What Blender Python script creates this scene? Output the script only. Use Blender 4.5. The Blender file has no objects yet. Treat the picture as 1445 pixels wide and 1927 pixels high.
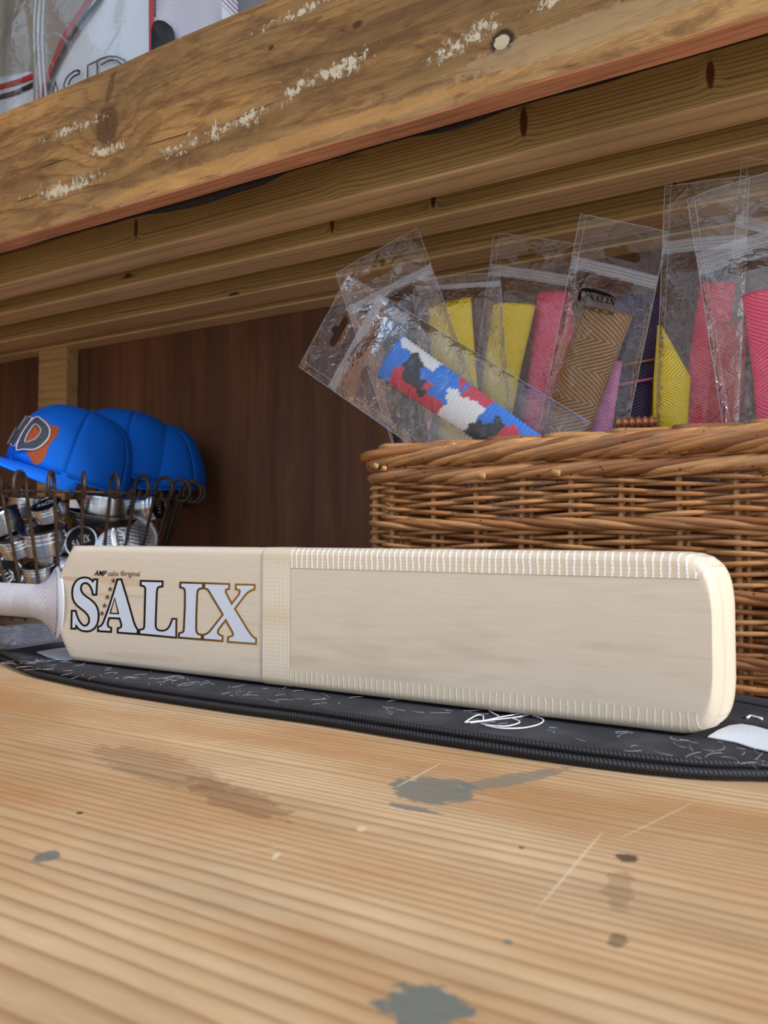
import bpy, bmesh, math, random
from math import sin, cos, pi, radians, sqrt, floor, atan2, exp
from mathutils import Vector, Matrix, noise, geometry

SC = bpy.context.scene
COL = SC.collection
random.seed(7)
# ------------------------------------------------------------------ camera
F_PX, YAW, PITCH, CAM_H = 1336.0, radians(27.5), math.atan(41.5/1336.0), 0.131
RV = Vector((cos(YAW), sin(YAW), 0))
FV = Vector((-sin(YAW)*cos(PITCH), cos(YAW)*cos(PITCH), sin(PITCH)))
UV_ = RV.cross(FV)
CAMP = Vector((0, 0, CAM_H))
cd = bpy.data.cameras.new('camera'); cam = bpy.data.objects.new('camera', cd); COL.objects.link(cam)
M3 = Matrix((RV, UV_, -FV)).transposed()
cam.matrix_world = Matrix.Translation(CAMP) @ M3.to_4x4()
cd.sensor_fit = 'VERTICAL'; cd.sensor_height = 36.0; cd.lens = 36.0*F_PX/1927.0
cd.clip_start = 0.01; cd.clip_end = 100
cd.dof.use_dof = True; cd.dof.focus_distance = 0.56; cd.dof.aperture_fstop = cd.lens/2.5
SC.camera = cam
# ------------------------------------------------------------------ sky, sun, exposure
w = bpy.data.worlds.new('sky'); SC.world = w; w.use_nodes = True
wn = w.node_tree; bg = wn.nodes['Background']
tc = wn.nodes.new('ShaderNodeTexCoord'); sp = wn.nodes.new('ShaderNodeSeparateXYZ'); wr = wn.nodes.new('ShaderNodeValToRGB')
wn.links.new(tc.outputs['Generated'], sp.inputs[0]); wn.links.new(sp.outputs['Z'], wr.inputs[0])
wr.color_ramp.elements[0].position = 0.0; wr.color_ramp.elements[0].color = (.95, .97, 1, 1)
wr.color_ramp.elements[1].position = 0.7; wr.color_ramp.elements[1].color = (.50, .70, 1, 1)
cl = wn.nodes.new('ShaderNodeTexNoise'); cl.inputs['Scale'].default_value = 2.6; cl.inputs['Detail'].default_value = 5; cl.inputs['Roughness'].default_value = .6
wn.links.new(tc.outputs['Generated'], cl.inputs['Vector'])
cr = wn.nodes.new('ShaderNodeValToRGB'); wn.links.new(cl.outputs['Fac'], cr.inputs[0])      # cloud pattern added all round, for contrast in the film reflections
cr.color_ramp.elements[0].position = .44; cr.color_ramp.elements[0].color = (.62, .62, .62, 1); cr.color_ramp.elements[1].position = .58; cr.color_ramp.elements[1].color = (1.5, 1.45, 1.4, 1)
mu = wn.nodes.new('ShaderNodeMixRGB'); mu.blend_type = 'MULTIPLY'; mu.inputs[0].default_value = 1.0
wn.links.new(wr.outputs[0], mu.inputs[1]); wn.links.new(cr.outputs[0], mu.inputs[2]); wn.links.new(mu.outputs[0], bg.inputs[0]); bg.inputs[1].default_value = 1.0
sd = bpy.data.lights.new('sun', 'SUN'); sun = bpy.data.objects.new('sun', sd); COL.objects.link(sun)
sun.rotation_euler = Vector((0.88, -0.16, 0.45)).to_track_quat('Z', 'Y').to_euler()
sd.energy = 3.5; sd.angle = radians(8); sd.color = (1.0, .98, .95)
SC.view_settings.view_transform = 'Standard'; SC.view_settings.look = 'None'
SC.view_settings.gamma = 1.0; SC.view_settings.use_curve_mapping = False
SC.view_settings.exposure = 0.15
SC.cycles.transparent_max_bounces = 48; SC.cycles.max_bounces = 10

# ------------------------------------------------------------------ photograph pixel -> point in the place
def ray(px, py): return FV + RV*((px-722.5)/F_PX) - UV_*((py-963.5)/F_PX)
def at_y(px, py, Y):
    d = ray(px, py); return CAMP + d*(Y/d.y)
def at_z(px, py, z):
    d = ray(px, py); return CAMP + d*((z-CAM_H)/d.z)
def at_d(px, py, D): return CAMP + ray(px, py)*D
def to_px(p):
    q = Vector(p)-CAMP; D = q.dot(FV)
    return 722.5+F_PX*q.dot(RV)/D, 963.5-F_PX*q.dot(UV_)/D

# ------------------------------------------------------------------ object helpers
def origin_of(o):
    v = Vector((0, 0, 0))
    while o is not None:
        v += o.location; o = o.parent
    return v
def props(o, label=None, cat=None, group=None, kind=None):
    if label: o['label'] = label
    if cat: o['category'] = cat
    if group: o['group'] = group
    if kind: o['kind'] = kind
    return o
def thing(name, label, cat, loc=(0, 0, 0), group=None):
    o = bpy.data.objects.new(name, None); COL.objects.link(o); o.location = loc; o.empty_display_size = .02
    return props(o, label, cat, group)
def mk(name, V, F, m, parent=None, smooth=False, uv=None, local=False, col=None, loc=None):
    me = bpy.data.meshes.new(name)
    off = origin_of(parent) if (parent is not None and not local) else Vector((0, 0, 0))
    if parent is None and not local:
        xs = [v[0] for v in V]; ys = [v[1] for v in V]; zs = [v[2] for v in V]
        off = Vector(((min(xs)+max(xs))/2, (min(ys)+max(ys))/2, min(zs)))
    me.from_pydata([(v[0]-off.x, v[1]-off.y, v[2]-off.z) for v in V], [], [tuple(f) for f in F])
    if uv:
        l = me.uv_layers.new(name='UVMap'); vi = [0]*len(me.loops); me.loops.foreach_get('vertex_index', vi)
        fl = []
        for i in vi: fl += [uv[i][0], uv[i][1]]
        l.data.foreach_set('uv', fl)
    if col:
        a = me.color_attributes.new('tint', 'FLOAT_COLOR', 'POINT')
        fl = []
        for c in col: fl += [c[0], c[1], c[2], 1]
        a.data.foreach_set('color', fl)
    if smooth: me.polygons.foreach_set('use_smooth', [True]*len(me.polygons))
    if m: me.materials.append(m)
    me.update()
    o = bpy.data.objects.new(name, me); COL.objects.link(o)
    if parent is not None: o.parent = parent
    elif not local: o.location = off
    if loc is not None: o.location = loc
    return o
def dup(o, parent, loc=None):
    c = o.copy(); COL.objects.link(c); c.parent = parent
    if loc is not None: c.location = loc
    return c
class MB:
    def __init__(s): s.V = []; s.F = []; s.U = []
    def add(s, V, F, U=None):
        b = len(s.V); s.V += [tuple(v) for v in V]; s.F += [tuple(i+b for i in f) for f in F]
        s.U += U if U else [(0, 0)]*len(V); return s
    def box(s, x0, x1, y0, y1, z0, z1):
        return s.add([(x0, y0, z0), (x1, y0, z0), (x1, y1, z0), (x0, y1, z0), (x0, y0, z1), (x1, y0, z1), (x1, y1, z1), (x0, y1, z1)],
                     [(0, 3, 2, 1), (4, 5, 6, 7), (0, 1, 5, 4), (1, 2, 6, 5), (2, 3, 7, 6), (3, 0, 4, 7)])
    def tube(s, pts, rad, n=6, closed=False, flat=1.0, up=None, cap=True):
        pts = [Vector(p) for p in pts]; N = len(pts); V = []; U = []
        R = rad if hasattr(rad, '__len__') else [rad]*N
        acc = 0; a = None
        for i in range(N):
            if closed: t = pts[(i+1) % N]-pts[i-1]
            else: t = pts[min(i+1, N-1)]-pts[max(i-1, 0)]
            if t.length < 1e-9: t = Vector((1, 0, 0))
            t.normalize()
            if up is not None: a = Vector(up)
            elif a is None: a = Vector((0, 0, 1)) if abs(t.z) < .9 else Vector((1, 0, 0))
            b = t.cross(a)
            if b.length < 1e-6: b = t.cross(Vector((0.3, 1, 0.1)))
            b.normalize(); a = b.cross(t).normalized()
            if i: acc += (pts[i]-pts[i-1]).length
            for k in range(n):
                th = 2*pi*k/n
                V.append(pts[i]+b*(R[i]*cos(th))+a*(R[i]*flat*sin(th))); U.append((k/n, acc))
        F = []
        for i in range(N if closed else N-1):
            j = (i+1) % N
            for k in range(n): F.append((i*n+k, i*n+(k+1) % n, j*n+(k+1) % n, j*n+k))
        if cap and not closed: F += [tuple(range(n))[::-1], tuple((N-1)*n+k for k in range(n))]
        return s.add(V, F, U)
    def grid(s, fn, nu, nv, closed_u=False):
        V = []; U = []
        for j in range(nv+1):
            for i in range(nu if closed_u else nu+1):
                V.append(fn(i/nu, j/nv)); U.append((i/nu, j/nv))
        W = nu if closed_u else nu+1; F = []
        for j in range(nv):
            for i in range(nu): F.append((j*W+i, j*W+(i+1) % W, (j+1)*W+(i+1) % W, (j+1)*W+i))
        return s.add(V, F, U)
    def lathe(s, prof, n=32, cap0=True, cap1=True):
        V = []; F = []
        for r, z in prof:
            for k in range(n): V.append((r*cos(2*pi*k/n), r*sin(2*pi*k/n), z))
        for j in range(len(prof)-1):
            for k in range(n): F.append((j*n+k, j*n+(k+1) % n, (j+1)*n+(k+1) % n, (j+1)*n+k))
        if cap0: F.append(tuple(range(n))[::-1])
        if cap1: F.append(tuple((len(prof)-1)*n+k for k in range(n)))
        return s.add(V, F)
    def build(s, name, m, parent=None, smooth=False, uv=False, local=False, loc=None):
        return mk(name, s.V, s.F, m, parent, smooth, s.U if uv else None, local, None, loc)
def bevel(o, wdt=.002, seg=2):
    md = o.modifiers.new('bevel', 'BEVEL'); md.width = wdt; md.segments = seg; md.limit_method = 'ANGLE'; return o
def poly_mesh(polys, mp):
    """polys: list of (outer, [holes]) in 2-D, mp maps a 2-D point to 3-D"""
    V = []; F = []
    for outer, holes in polys:
        loops = [[Vector((p[0], p[1], 0)) for p in outer]]+[[Vector((p[0], p[1], 0)) for p in h] for h in holes]
        flat = [p for l in loops for p in l]; b = len(V)
        V += [mp(p.x, p.y) for p in flat]
        for t in geometry.tessellate_polygon(loops): F.append(tuple(b+i for i in t))
    return V, F
def ribbon(loop, off, mp, inward=False):
    """outline of a closed 2-D loop, mitred, to its outer side"""
    n = len(loop); A = sum(loop[i][0]*loop[(i+1) % n][1]-loop[(i+1) % n][0]*loop[i][1] for i in range(n))
    sg = 1 if A > 0 else -1
    if inward: sg = -sg
    Q = []
    for i in range(n):
        p0, p, p1 = Vector(loop[i-1]).to_2d(), Vector(loop[i]).to_2d(), Vector(loop[(i+1) % n]).to_2d()
        a = (p-p0).normalized(); c = (p1-p).normalized()
        na = Vector((a.y, -a.x))*sg; nc = Vector((c.y, -c.x))*sg
        m = na+nc
        if m.length < .2: m = na
        m.normalize(); k = 1/max(m.dot(na), .5); Q.append(p+m*off*k)
    V = [mp(*p) for p in loop]+[mp(q.x, q.y) for q in Q]
    return V, [(i, (i+1) % n, n+(i+1) % n, n+i) for i in range(n)]
def text_polys(s, size=1.0, shear=0.0, bold=0.0):
    cu = bpy.data.curves.new('t', 'FONT'); cu.body = s; cu.size = size; cu.shear = shear; cu.offset = bold; cu.resolution_u = 3
    ob = bpy.data.objects.new('t', cu); COL.objects.link(ob)
    dg = bpy.context.evaluated_depsgraph_get(); dg.update()
    me = bpy.data.meshes.new_from_object(ob.evaluated_get(dg))
    V = [(v.co.x, v.co.y) for v in me.vertices]; F = [tuple(p.vertices) for p in me.polygons]
    bpy.data.objects.remove(ob); bpy.data.curves.remove(cu); bpy.data.meshes.remove(me)
    x0 = min(v[0] for v in V); x1 = max(v[0] for v in V); y0 = min(v[1] for v in V); y1 = max(v[1] for v in V)
    return [((x-x0)/(x1-x0), (y-y0)/(y1-y0)) for x, y in V], F, (x1-x0)/(y1-y0)

# ------------------------------------------------------------------ material helpers
def C(r, g, b):
    f = lambda c: (c/255/12.92) if c/255 <= .04045 else ((c/255+.055)/1.055)**2.4
    return (f(r), f(g), f(b), 1)
class NT:
    def __init__(s, name):
        s.m = bpy.data.materials.new(name); s.m.use_nodes = True; s.t = s.m.node_tree
        s.b = s.t.nodes['Principled BSDF']; s.out = s.t.nodes['Material Output']
    def n(s, typ, **k):
        nd = s.t.nodes.new('ShaderNode'+typ)
        for a, v in k.items():
            if a.startswith('i_'):
                key = a[2:]; key = int(key) if key.isdigit() else key.replace('_', ' ')
                s.set(nd.inputs[key], v)
            else: setattr(nd, a, v)
        return nd
    def set(s, sock, v):
        if hasattr(v, 'is_linked') or isinstance(v, bpy.types.NodeSocket): s.t.links.new(v, sock)
        else: sock.default_value = v
    def mth(s, op, a, b=0.0, c=None):
        nd = s.n('Math', operation=op); s.set(nd.inputs[0], a); s.set(nd.inputs[1], b)
        if c is not None: s.set(nd.inputs[2], c)
        return nd.outputs[0]
    def pos(s):
        g = s.n('NewGeometry'); sx = s.n('SeparateXYZ'); s.t.links.new(g.outputs['Position'], sx.inputs[0]); return sx.outputs
    def comb(s, x, y, z=0.0):
        c = s.n('CombineXYZ'); s.set(c.inputs[0], x); s.set(c.inputs[1], y); s.set(c.inputs[2], z); return c.outputs[0]
    def noise(s, vec, scale=5, detail=3, rough=.55, dist=0.0):
        nd = s.n('TexNoise'); s.set(nd.inputs['Vector'], vec); nd.inputs['Scale'].default_value = scale
        nd.inputs['Detail'].default_value = detail; nd.inputs['Roughness'].default_value = rough; nd.inputs['Distortion'].default_value = dist
        return nd.outputs['Fac']
    def ramp(s, fac, stops, interp='LINEAR'):
        r = s.n('ValToRGB'); s.set(r.inputs[0], fac); cr = r.color_ramp; cr.interpolation = interp
        while len(cr.elements) < len(stops): cr.elements.new(.5)
        for e, (p, c) in zip(cr.elements, stops):
            e.position = p; e.color = c if hasattr(c, '__len__') else (c, c, c, 1)
        return r.outputs[0]
    def mix(s, fac, a, b, mode='MIX'):
        nd = s.n('MixRGB', blend_type=mode); s.set(nd.inputs[0], fac); s.set(nd.inputs[1], a); s.set(nd.inputs[2], b); return nd.outputs[0]
    def bump(s, h, strength=.3, dist=.001):
        nd = s.n('Bump'); nd.inputs['Strength'].default_value = strength; nd.inputs['Distance'].default_value = dist
        s.set(nd.inputs['Height'], h); s.set(s.b.inputs['Normal'], nd.outputs[0]); return nd.outputs[0]
    def base(s, c): s.set(s.b.inputs['Base Color'], c)
    def rough(s, v): s.set(s.b.inputs['Roughness'], v)
    def blob(s, x, y, cx, cy, rx, ry, ang=0.0):
        """1 in the middle of an ellipse, 0 at its rim, negative outside"""
        dx = s.mth('SUBTRACT', x, cx); dy = s.mth('SUBTRACT', y, cy); ca, sa = cos(ang), sin(ang)
        u = s.mth('ADD', s.mth('MULTIPLY', dx, ca/rx), s.mth('MULTIPLY', dy, sa/rx))
        v = s.mth('ADD', s.mth('MULTIPLY', dx, -sa/ry), s.mth('MULTIPLY', dy, ca/ry))
        return s.mth('SUBTRACT', 1.0, s.mth('SQRT', s.mth('ADD', s.mth('MULTIPLY', u, u), s.mth('MULTIPLY', v, v))))
def plain(name, col, rough=.6, metal=0.0, var=.0, scale=40, bump=0.0, bscale=300, spec=.5):
    t = NT(name); t.b.inputs['Metallic'].default_value = metal; t.rough(rough)
    t.b.inputs['Specular IOR Level'].default_value = spec
    g = t.n('NewGeometry').outputs['Position']
    if var:
        f = t.noise(g, scale, 4); c2 = tuple(c*(1-var) for c in col[:3])+(1,); c3 = tuple(min(1, c*(1+var)) for c in col[:3])+(1,)
        t.base(t.ramp(f, [(.3, c2), (.7, c3)]))
    else: t.base(col)
    if bump: t.bump(t.noise(g, bscale, 3), bump, .0006)
    return t.m
def wood(name, light, dark, pith=(.3, -.25), pitch=.006, warp=.5, knots=(), rough=.62, line=.55, tone=None, stains=(), scratches=(), scuff=(), chip=None, face='XZ', fibre=.25, bump=.35, sharp=.62, var=.18, vary=3.0, vscale=70, band=None, mottle=None):
    """softwood sawn along X: rings about a pith line (y, z) off to one side, knots in face coordinates"""
    t = NT(name); X, Y, Z = t.pos(); A = Z if face == 'XZ' else Y
    dy = t.mth('SUBTRACT', Y, pith[0]); dz = t.mth('SUBTRACT', Z, pith[1])
    r = t.mth('SQRT', t.mth('ADD', t.mth('MULTIPLY', dy, dy), t.mth('MULTIPLY', dz, dz)))
    n1 = t.noise(t.comb(t.mth('MULTIPLY', X, 1.6), t.mth('MULTIPLY', Y, 5.0), t.mth('MULTIPLY', Z, 5.0)), 1.0, 3, .5)
    n2 = t.noise(t.comb(t.mth('MULTIPLY', X, 14), t.mth('MULTIPLY', Y, 90), t.mth('MULTIPLY', Z, 90)), 1.0, 2, .5)
    n3 = t.noise(t.comb(0.0, t.mth('MULTIPLY', r, 1.0)), vscale, 2, .5)
    ph = t.mth('DIVIDE', r, pitch)
    ph = t.mth('ADD', ph, t.mth('MULTIPLY', n1, warp*8)); ph = t.mth('ADD', ph, t.mth('MULTIPLY', n3, vary)); ph = t.mth('ADD', ph, t.mth('MULTIPLY', n2, .35))
    kmask = None
    for (kx, ka, rx, ra, amp, kc) in knots:
        b = t.mth('SUBTRACT', 1.0, t.blob(X, A, kx, ka, rx, ra))
        e = t.mth('POWER', 2.718, t.mth('MULTIPLY', t.mth('MULTIPLY', b, b), -.22))
        ph = t.mth('ADD', ph, t.mth('MULTIPLY', e, amp))
    fr = t.mth('FRACT', ph)
    ln = t.ramp(fr, [(0.0, .12), (sharp*.45, .0), (sharp, .22), (.92, 1.0), (1.0, .12)])
    c = t.mix(t.mth('MULTIPLY', ln, line), light, dark)
    tn = t.noise(t.comb(t.mth('MULTIPLY', X, 3.5), t.mth('MULTIPLY', Y, 16), t.mth('MULTIPLY', Z, 16)), 1.0, 4, .6)
    c = t.mix(1.0, c, t.ramp(tn, [(.25, 1-var*1.5), (.5, 1.0), (.75, 1+var)]), 'MULTIPLY')
    if tone: c = t.mix(t.ramp(t.noise(t.comb(t.mth('MULTIPLY', X, 2.2), t.mth('MULTIPLY', Y, 8), t.mth('MULTIPLY', Z, 8)), 1.3, 3), [(.40, 0.0), (.64, .8)]), c, tone)
    fb = t.noise(t.comb(t.mth('MULTIPLY', X, 45), t.mth('MULTIPLY', Y, 1300), t.mth('MULTIPLY', Z, 1300)), 1.0, 2)
    c = t.mix(fibre, c, t.ramp(fb, [(.3, .55), (.7, 1.25)]), 'MULTIPLY')
    if mottle:
        mt = t.noise(t.comb(t.mth('MULTIPLY', X, 16), t.mth('MULTIPLY', Y, 60), t.mth('MULTIPLY', Z, 60)), 1.0, 6, .72, .8)
        c = t.mix(t.ramp(mt, [(.46, 0.0), (.64, .8)]), c, mottle)
        m2 = t.noise(t.comb(t.mth('MULTIPLY', X, 30), 0.0, t.mth('MULTIPLY', Z, 420)), 1.0, 3, .6)
        c = t.mix(t.ramp(m2, [(.66, 0.0), (.72, .75)]), c, C(66, 38, 18))
    if band:
        bz = t.mth('ADD', Z, t.mth('MULTIPLY', t.mth('SUBTRACT', t.noise(t.comb(t.mth('MULTIPLY', X, 7), 0.0, 0.0), 1.0, 3), .5), .03))
        c = t.mix(t.ramp(t.mth('DIVIDE', t.mth('SUBTRACT', bz, band[0]), band[1]), [(0, 0.0), (1, 1.0)]), c, t.mix(1.0, c, band[2], 'MULTIPLY'))
    wob = t.noise(t.comb(X, Y, Z), 190, 4, .65)
    h = t.mth('SUBTRACT', t.mth('MULTIPLY', fb, .5), t.mth('MULTIPLY', ln, .5))
    for (kx, ka, rx, ra, amp, kc) in knots:
        if kc is None: continue
        b = t.blob(X, A, kx, ka, rx, ra); b2 = t.mth('ADD', b, t.mth('MULTIPLY', t.mth('SUBTRACT', wob, .5), .35))
        rings = t.ramp(t.mth('FRACT', t.mth('MULTIPLY', b2, 4.0)), [(0, .65), (.6, 1.0), (1, .65)])
        c = t.mix(t.ramp(b2, [(0.0, 0.0), (.28, 1.0)]), c, t.mix(1.0, kc, rings, 'MULTIPLY'))
    for (sx, sa, rx, ra, ang, amount, scol, thr) in stains:
        b = t.blob(X, A, sx, sa, rx, ra, ang)
        b = t.mth('ADD', b, t.mth('MULTIPLY', t.mth('SUBTRACT', t.noise(t.comb(t.mth('MULTIPLY', X, 75), t.mth('MULTIPLY', A, 120)), 1.0, 6, .68), .5), thr*1.9))
        c = t.mix(t.mth('MULTIPLY', t.ramp(b, [(.10, 0.0), (.22, 1.0)]), amount), c, scol)
    for (x0, a0, x1, a1, wd, amount, scol) in scratches:
        L = sqrt((x1-x0)**2+(a1-a0)**2)
        b = t.blob(X, A, (x0+x1)/2, (a0+a1)/2, L/2, wd, atan2(a1-a0, x1-x0))
        b = t.mth('SUBTRACT', b, t.mth('MULTIPLY', t.noise(t.comb(X, A), 240, 2), .5))
        c = t.mix(t.mth('MULTIPLY', t.ramp(b, [(.0, 0.0), (.25, 1.0)]), amount), c, scol)
    if scuff:
        m = None
        for (sx, sa, rx, ra, ang) in scuff:
            b = t.mth('MAXIMUM', t.blob(X, A, sx, sa, rx, ra, ang), 0.0); m = b if m is None else t.mth('MAXIMUM', m, b)
        q = t.noise(t.comb(t.mth('MULTIPLY', X, 210), t.mth('MULTIPLY', Y, 150), t.mth('MULTIPLY', A, 130)), 1.0, 6, .75, .4)
        q2 = t.noise(t.comb(t.mth('MULTIPLY', X, 26), 0.0, t.mth('MULTIPLY', A, 60)), 1.0, 2)
        v = t.mth('ADD', t.mth('ADD', t.mth('MULTIPLY', q, .75), t.mth('MULTIPLY', q2, .3)), t.mth('MULTIPLY', m, .22))
        f = t.ramp(v, [(.675, 0.0), (.72, .8)])
        c = t.mix(t.mth('MULTIPLY', f, t.ramp(m, [(0.0, 0.0), (.12, 1.0)])), c, C(214, 200, 172)); h = t.mth('ADD', h, f)
    t.base(c); t.rough(rough); t.b.inputs['Specular IOR Level'].default_value = .35
    t.bump(h, bump, .0008)
    return t.m
def film(name, haze=.05, bscale=30, bstr=.4, rough=.035, gain=1.1, hazecol=(.8, .84, .9, 1), cap=.6, facet=1.1):
    """thin clear plastic: mostly see-through, mirror-like where it turns away, creased"""
    t = NT(name); t.t.nodes.remove(t.b)
    g = t.n('TexCoord').outputs['Object']
    nz = t.noise(g, bscale, 1, .4, 1.2); n2 = t.noise(g, bscale*3.1, 1, .5, .8)
    r1 = t.ramp(t.mth('ABSOLUTE', t.mth('SUBTRACT', nz, .5)), [(0, 1.0), (.07, .25), (.3, 0.0)]); r2 = t.ramp(t.mth('ABSOLUTE', t.mth('SUBTRACT', n2, .5)), [(0, 1.0), (.05, .2), (.2, 0.0)])
    bp = t.n('Bump'); bp.inputs['Strength'].default_value = bstr; bp.inputs['Distance'].default_value = .0022
    vo = t.n('TexVoronoi'); vo.inputs['Scale'].default_value = bscale*1.5; t.set(vo.inputs['Vector'], g)
    t.set(bp.inputs['Height'], t.mth('ADD', t.mth('ADD', t.mth('MULTIPLY', r1, .7), t.mth('MULTIPLY', r2, .3)), t.mth('MULTIPLY', vo.outputs['Distance'], facet)))
    fr = t.n('Fresnel'); fr.inputs['IOR'].default_value = 1.5; t.set(fr.inputs['Normal'], bp.outputs[0])
    gl = t.n('BsdfGlossy'); gl.inputs['Roughness'].default_value = rough; t.set(gl.inputs['Normal'], bp.outputs[0])
    tr = t.n('BsdfTransparent'); df = t.n('BsdfTranslucent'); df.inputs[0].default_value = hazecol; d2 = t.n('BsdfDiffuse'); d2.inputs[0].default_value = hazecol
    md = t.n('MixShader'); md.inputs[0].default_value = .6; t.t.links.new(df.outputs[0], md.inputs[1]); t.t.links.new(d2.outputs[0], md.inputs[2])
    m1 = t.n('MixShader'); m1.inputs[0].default_value = haze; t.t.links.new(tr.outputs[0], m1.inputs[1]); t.t.links.new(md.outputs[0], m1.inputs[2])
    m2 = t.n('MixShader'); t.set(m2.inputs[0], t.mth('MINIMUM', t.mth('MULTIPLY', fr.outputs[0], gain), cap))
    t.t.links.new(m1.outputs[0], m2.inputs[1]); t.t.links.new(gl.outputs[0], m2.inputs[2]); t.t.links.new(m2.outputs[0], t.out.inputs[0])
    return t.m
def ribbed(name, col, pitch=.0026, band=.036, slope=.7, rough=.5, strength=.7, groove_shade=.55, metal=0.0):
    """rubber grip: diagonal ribs that change direction band by band; UV = (arc metres, length metres)"""
    t = NT(name); u = t.n('UVMap'); s = t.n('SeparateXYZ'); t.t.links.new(u.outputs[0], s.inputs[0])
    A, L = s.outputs[0], s.outputs[1]
    sg = t.mth('SUBTRACT', t.mth('MULTIPLY', t.mth('GREATER_THAN', t.mth('FRACT', t.mth('DIVIDE', L, band*2)), .5), 2.0), 1.0)
    ph = t.mth('DIVIDE', t.mth('ADD', L, t.mth('MULTIPLY', t.mth('MULTIPLY', sg, A), slope)), pitch)
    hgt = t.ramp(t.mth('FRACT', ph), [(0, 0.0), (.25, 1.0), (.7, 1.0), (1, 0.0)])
    t.base(t.mix(t.mth('SUBTRACT', 1.0, hgt), col, tuple(c*groove_shade for c in col[:3])+(1,)))  # same rubber; shade between the ribs is put into the colour
    t.rough(rough); t.b.inputs['Metallic'].default_value = metal; t.bump(hgt, strength, .0007)
    return t.m

# ------------------------------------------------------------------ materials of the shed
pine_lt, pine_dk = C(206, 168, 120), C(140, 86, 42)
GREY = C(112, 116, 108); WHT = C(226, 205, 170); DRK = C(62, 46, 34)
M_table = wood('worn_pine_top', C(218, 184, 142), C(142, 94, 54), pith=(.02, -.30), pitch=.0037, warp=.22, face='XY', line=.66, rough=.5, bump=.4, sharp=.62, var=.20, vary=5.0, vscale=40,
    knots=[], tone=C(180, 126, 72),
    stains=[(-.148, .338, .026, .021, .15, .85, GREY, 1.0), (-.118, .370, .046, .0085, .95, .62, GREY, .6), (-.146, .311, .015, .0035, .0, .85, GREY, .9),
            (-.2563, .1965, .0055, .0060, .5, .9, GREY, .9), (-.0831, .1825, .0135, .0125, .0, .95, GREY, 1.4),
            (-.0473, .3037, .006, .0055, .4, .85, DRK, 1.1), (-.0411, .2413, .0035, .006, .0, .55, DRK, 1.2), (-.046, .275, .006, .017, .1, .30, C(110, 72, 42), 1.4),
            (-.2316, .283, .045, .013, -.25, .42, C(118, 74, 46), .9), (-.30, .30, .07, .02, -.2, .35, C(120, 82, 52), .9), (-.2827, .2336, .0022, .0018, 0, .9, DRK, .8),
            (-.1745, .2402, .0014, .0034, .2, .9, WHT, .6), (-.1565, .279, .003, .0035, .5, .75, WHT, .8), (-.088, .2934, .0016, .0014, 0, .9, DRK, .5), (-.072, .2245, .002, .0016, 0, .8, GREY, .5)],
    scratches=[(-.1676, .3204, -.1592, .392, .0009, .8, WHT), (-.0715, .2255, -.0585, .3468, .0009, .75, WHT), (-.0616, .3017, -.020, .40, .0007, .6, WHT),
               (-.345, .3163, -.262, .385, .0009, .55, WHT), (-.30, .29, -.22, .345, .0008, .5, WHT), (-.21, .22, -.16, .262, .0006, .45, WHT)])
M_board = wood('old_rough_board', C(196, 150, 92), C(122, 80, 42), band=(.522, .02, (.72, .68, .60, 1)), mottle=C(112, 74, 40), pith=(.40, .50), pitch=.0085, warp=.75, face='XZ', line=.55, rough=.8, bump=.8, var=.42, fibre=.6,
    knots=[(-.660, .606, .022, .027, 2.6, C(104, 70, 40)), (-.1835, .5487, .0125, .0125, .55, C(52, 38, 26)), (-.325, .612, .006, .004, .6, C(84, 52, 26)), (-.425, .622, .004, .003, .5, C(84, 52, 26))],
    tone=C(150, 118, 76),
    stains=[(-.1835, .5487, .0085, .0075, .4, .95, C(196, 180, 150), .5), (-.655, .648, .006, .02, -.3, .55, C(60, 36, 24), .8), (-.12, .535, .12, .016, .02, .5, C(176, 150, 110), .7), (-.42, .518, .30, .009, .01, .55, C(190, 140, 78), .7), (-.60, .58, .035, .02, .5, .35, C(96, 60, 34), .9)],
    scratches=[(-.661, .592, -.659, .621, .0009, .95, C(34, 20, 12)), (-.80, .583, -.70, .583, .0013, .95, C(58, 32, 14)), (-.62, .566, -.50, .562, .0013, .95, C(58, 32, 14)), (-.50, .558, -.40, .566, .0013, .95, C(58, 32, 14)), (-.36, .578, -.30, .583, .0013, .95, C(58, 32, 14)), (-.84, .55, -.76, .55, .0013, .95, C(58, 32, 14))],
    scuff=[(-.36, .575, .10, .02, .1), (-.215, .560, .07, .020, .25), (-.50, .556, .16, .018, .05), (-.73, .548, .12, .022, 0), (-.72, .617, .10, .014, 0), (-.36, .65, .14, .012, .05), (-.14, .568, .05, .012, .2), (-.67, .578, .06, .014, 0)])
M_edge = wood('red_sawn_edge', C(212, 150, 114), C(156, 98, 66), pith=(.9, .50), pitch=.008, warp=.5, face='XY', line=.5, rough=.9, bump=.8, var=.3, fibre=.5)
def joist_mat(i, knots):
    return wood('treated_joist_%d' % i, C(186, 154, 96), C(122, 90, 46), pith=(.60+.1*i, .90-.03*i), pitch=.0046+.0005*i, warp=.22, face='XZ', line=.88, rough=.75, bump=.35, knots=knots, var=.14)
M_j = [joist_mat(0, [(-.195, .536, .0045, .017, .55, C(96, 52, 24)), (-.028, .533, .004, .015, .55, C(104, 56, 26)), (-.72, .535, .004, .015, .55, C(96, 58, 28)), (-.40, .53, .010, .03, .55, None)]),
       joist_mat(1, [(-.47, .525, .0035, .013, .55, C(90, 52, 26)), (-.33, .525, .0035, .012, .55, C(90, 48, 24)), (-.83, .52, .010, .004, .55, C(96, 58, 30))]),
       joist_mat(2, [(-.72, .508, .012, .004, .55, C(92, 60, 34)), (-.075, .535, .0026, .0024, .6, C(40, 26, 18))]), joist_mat(3, [])]
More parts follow.
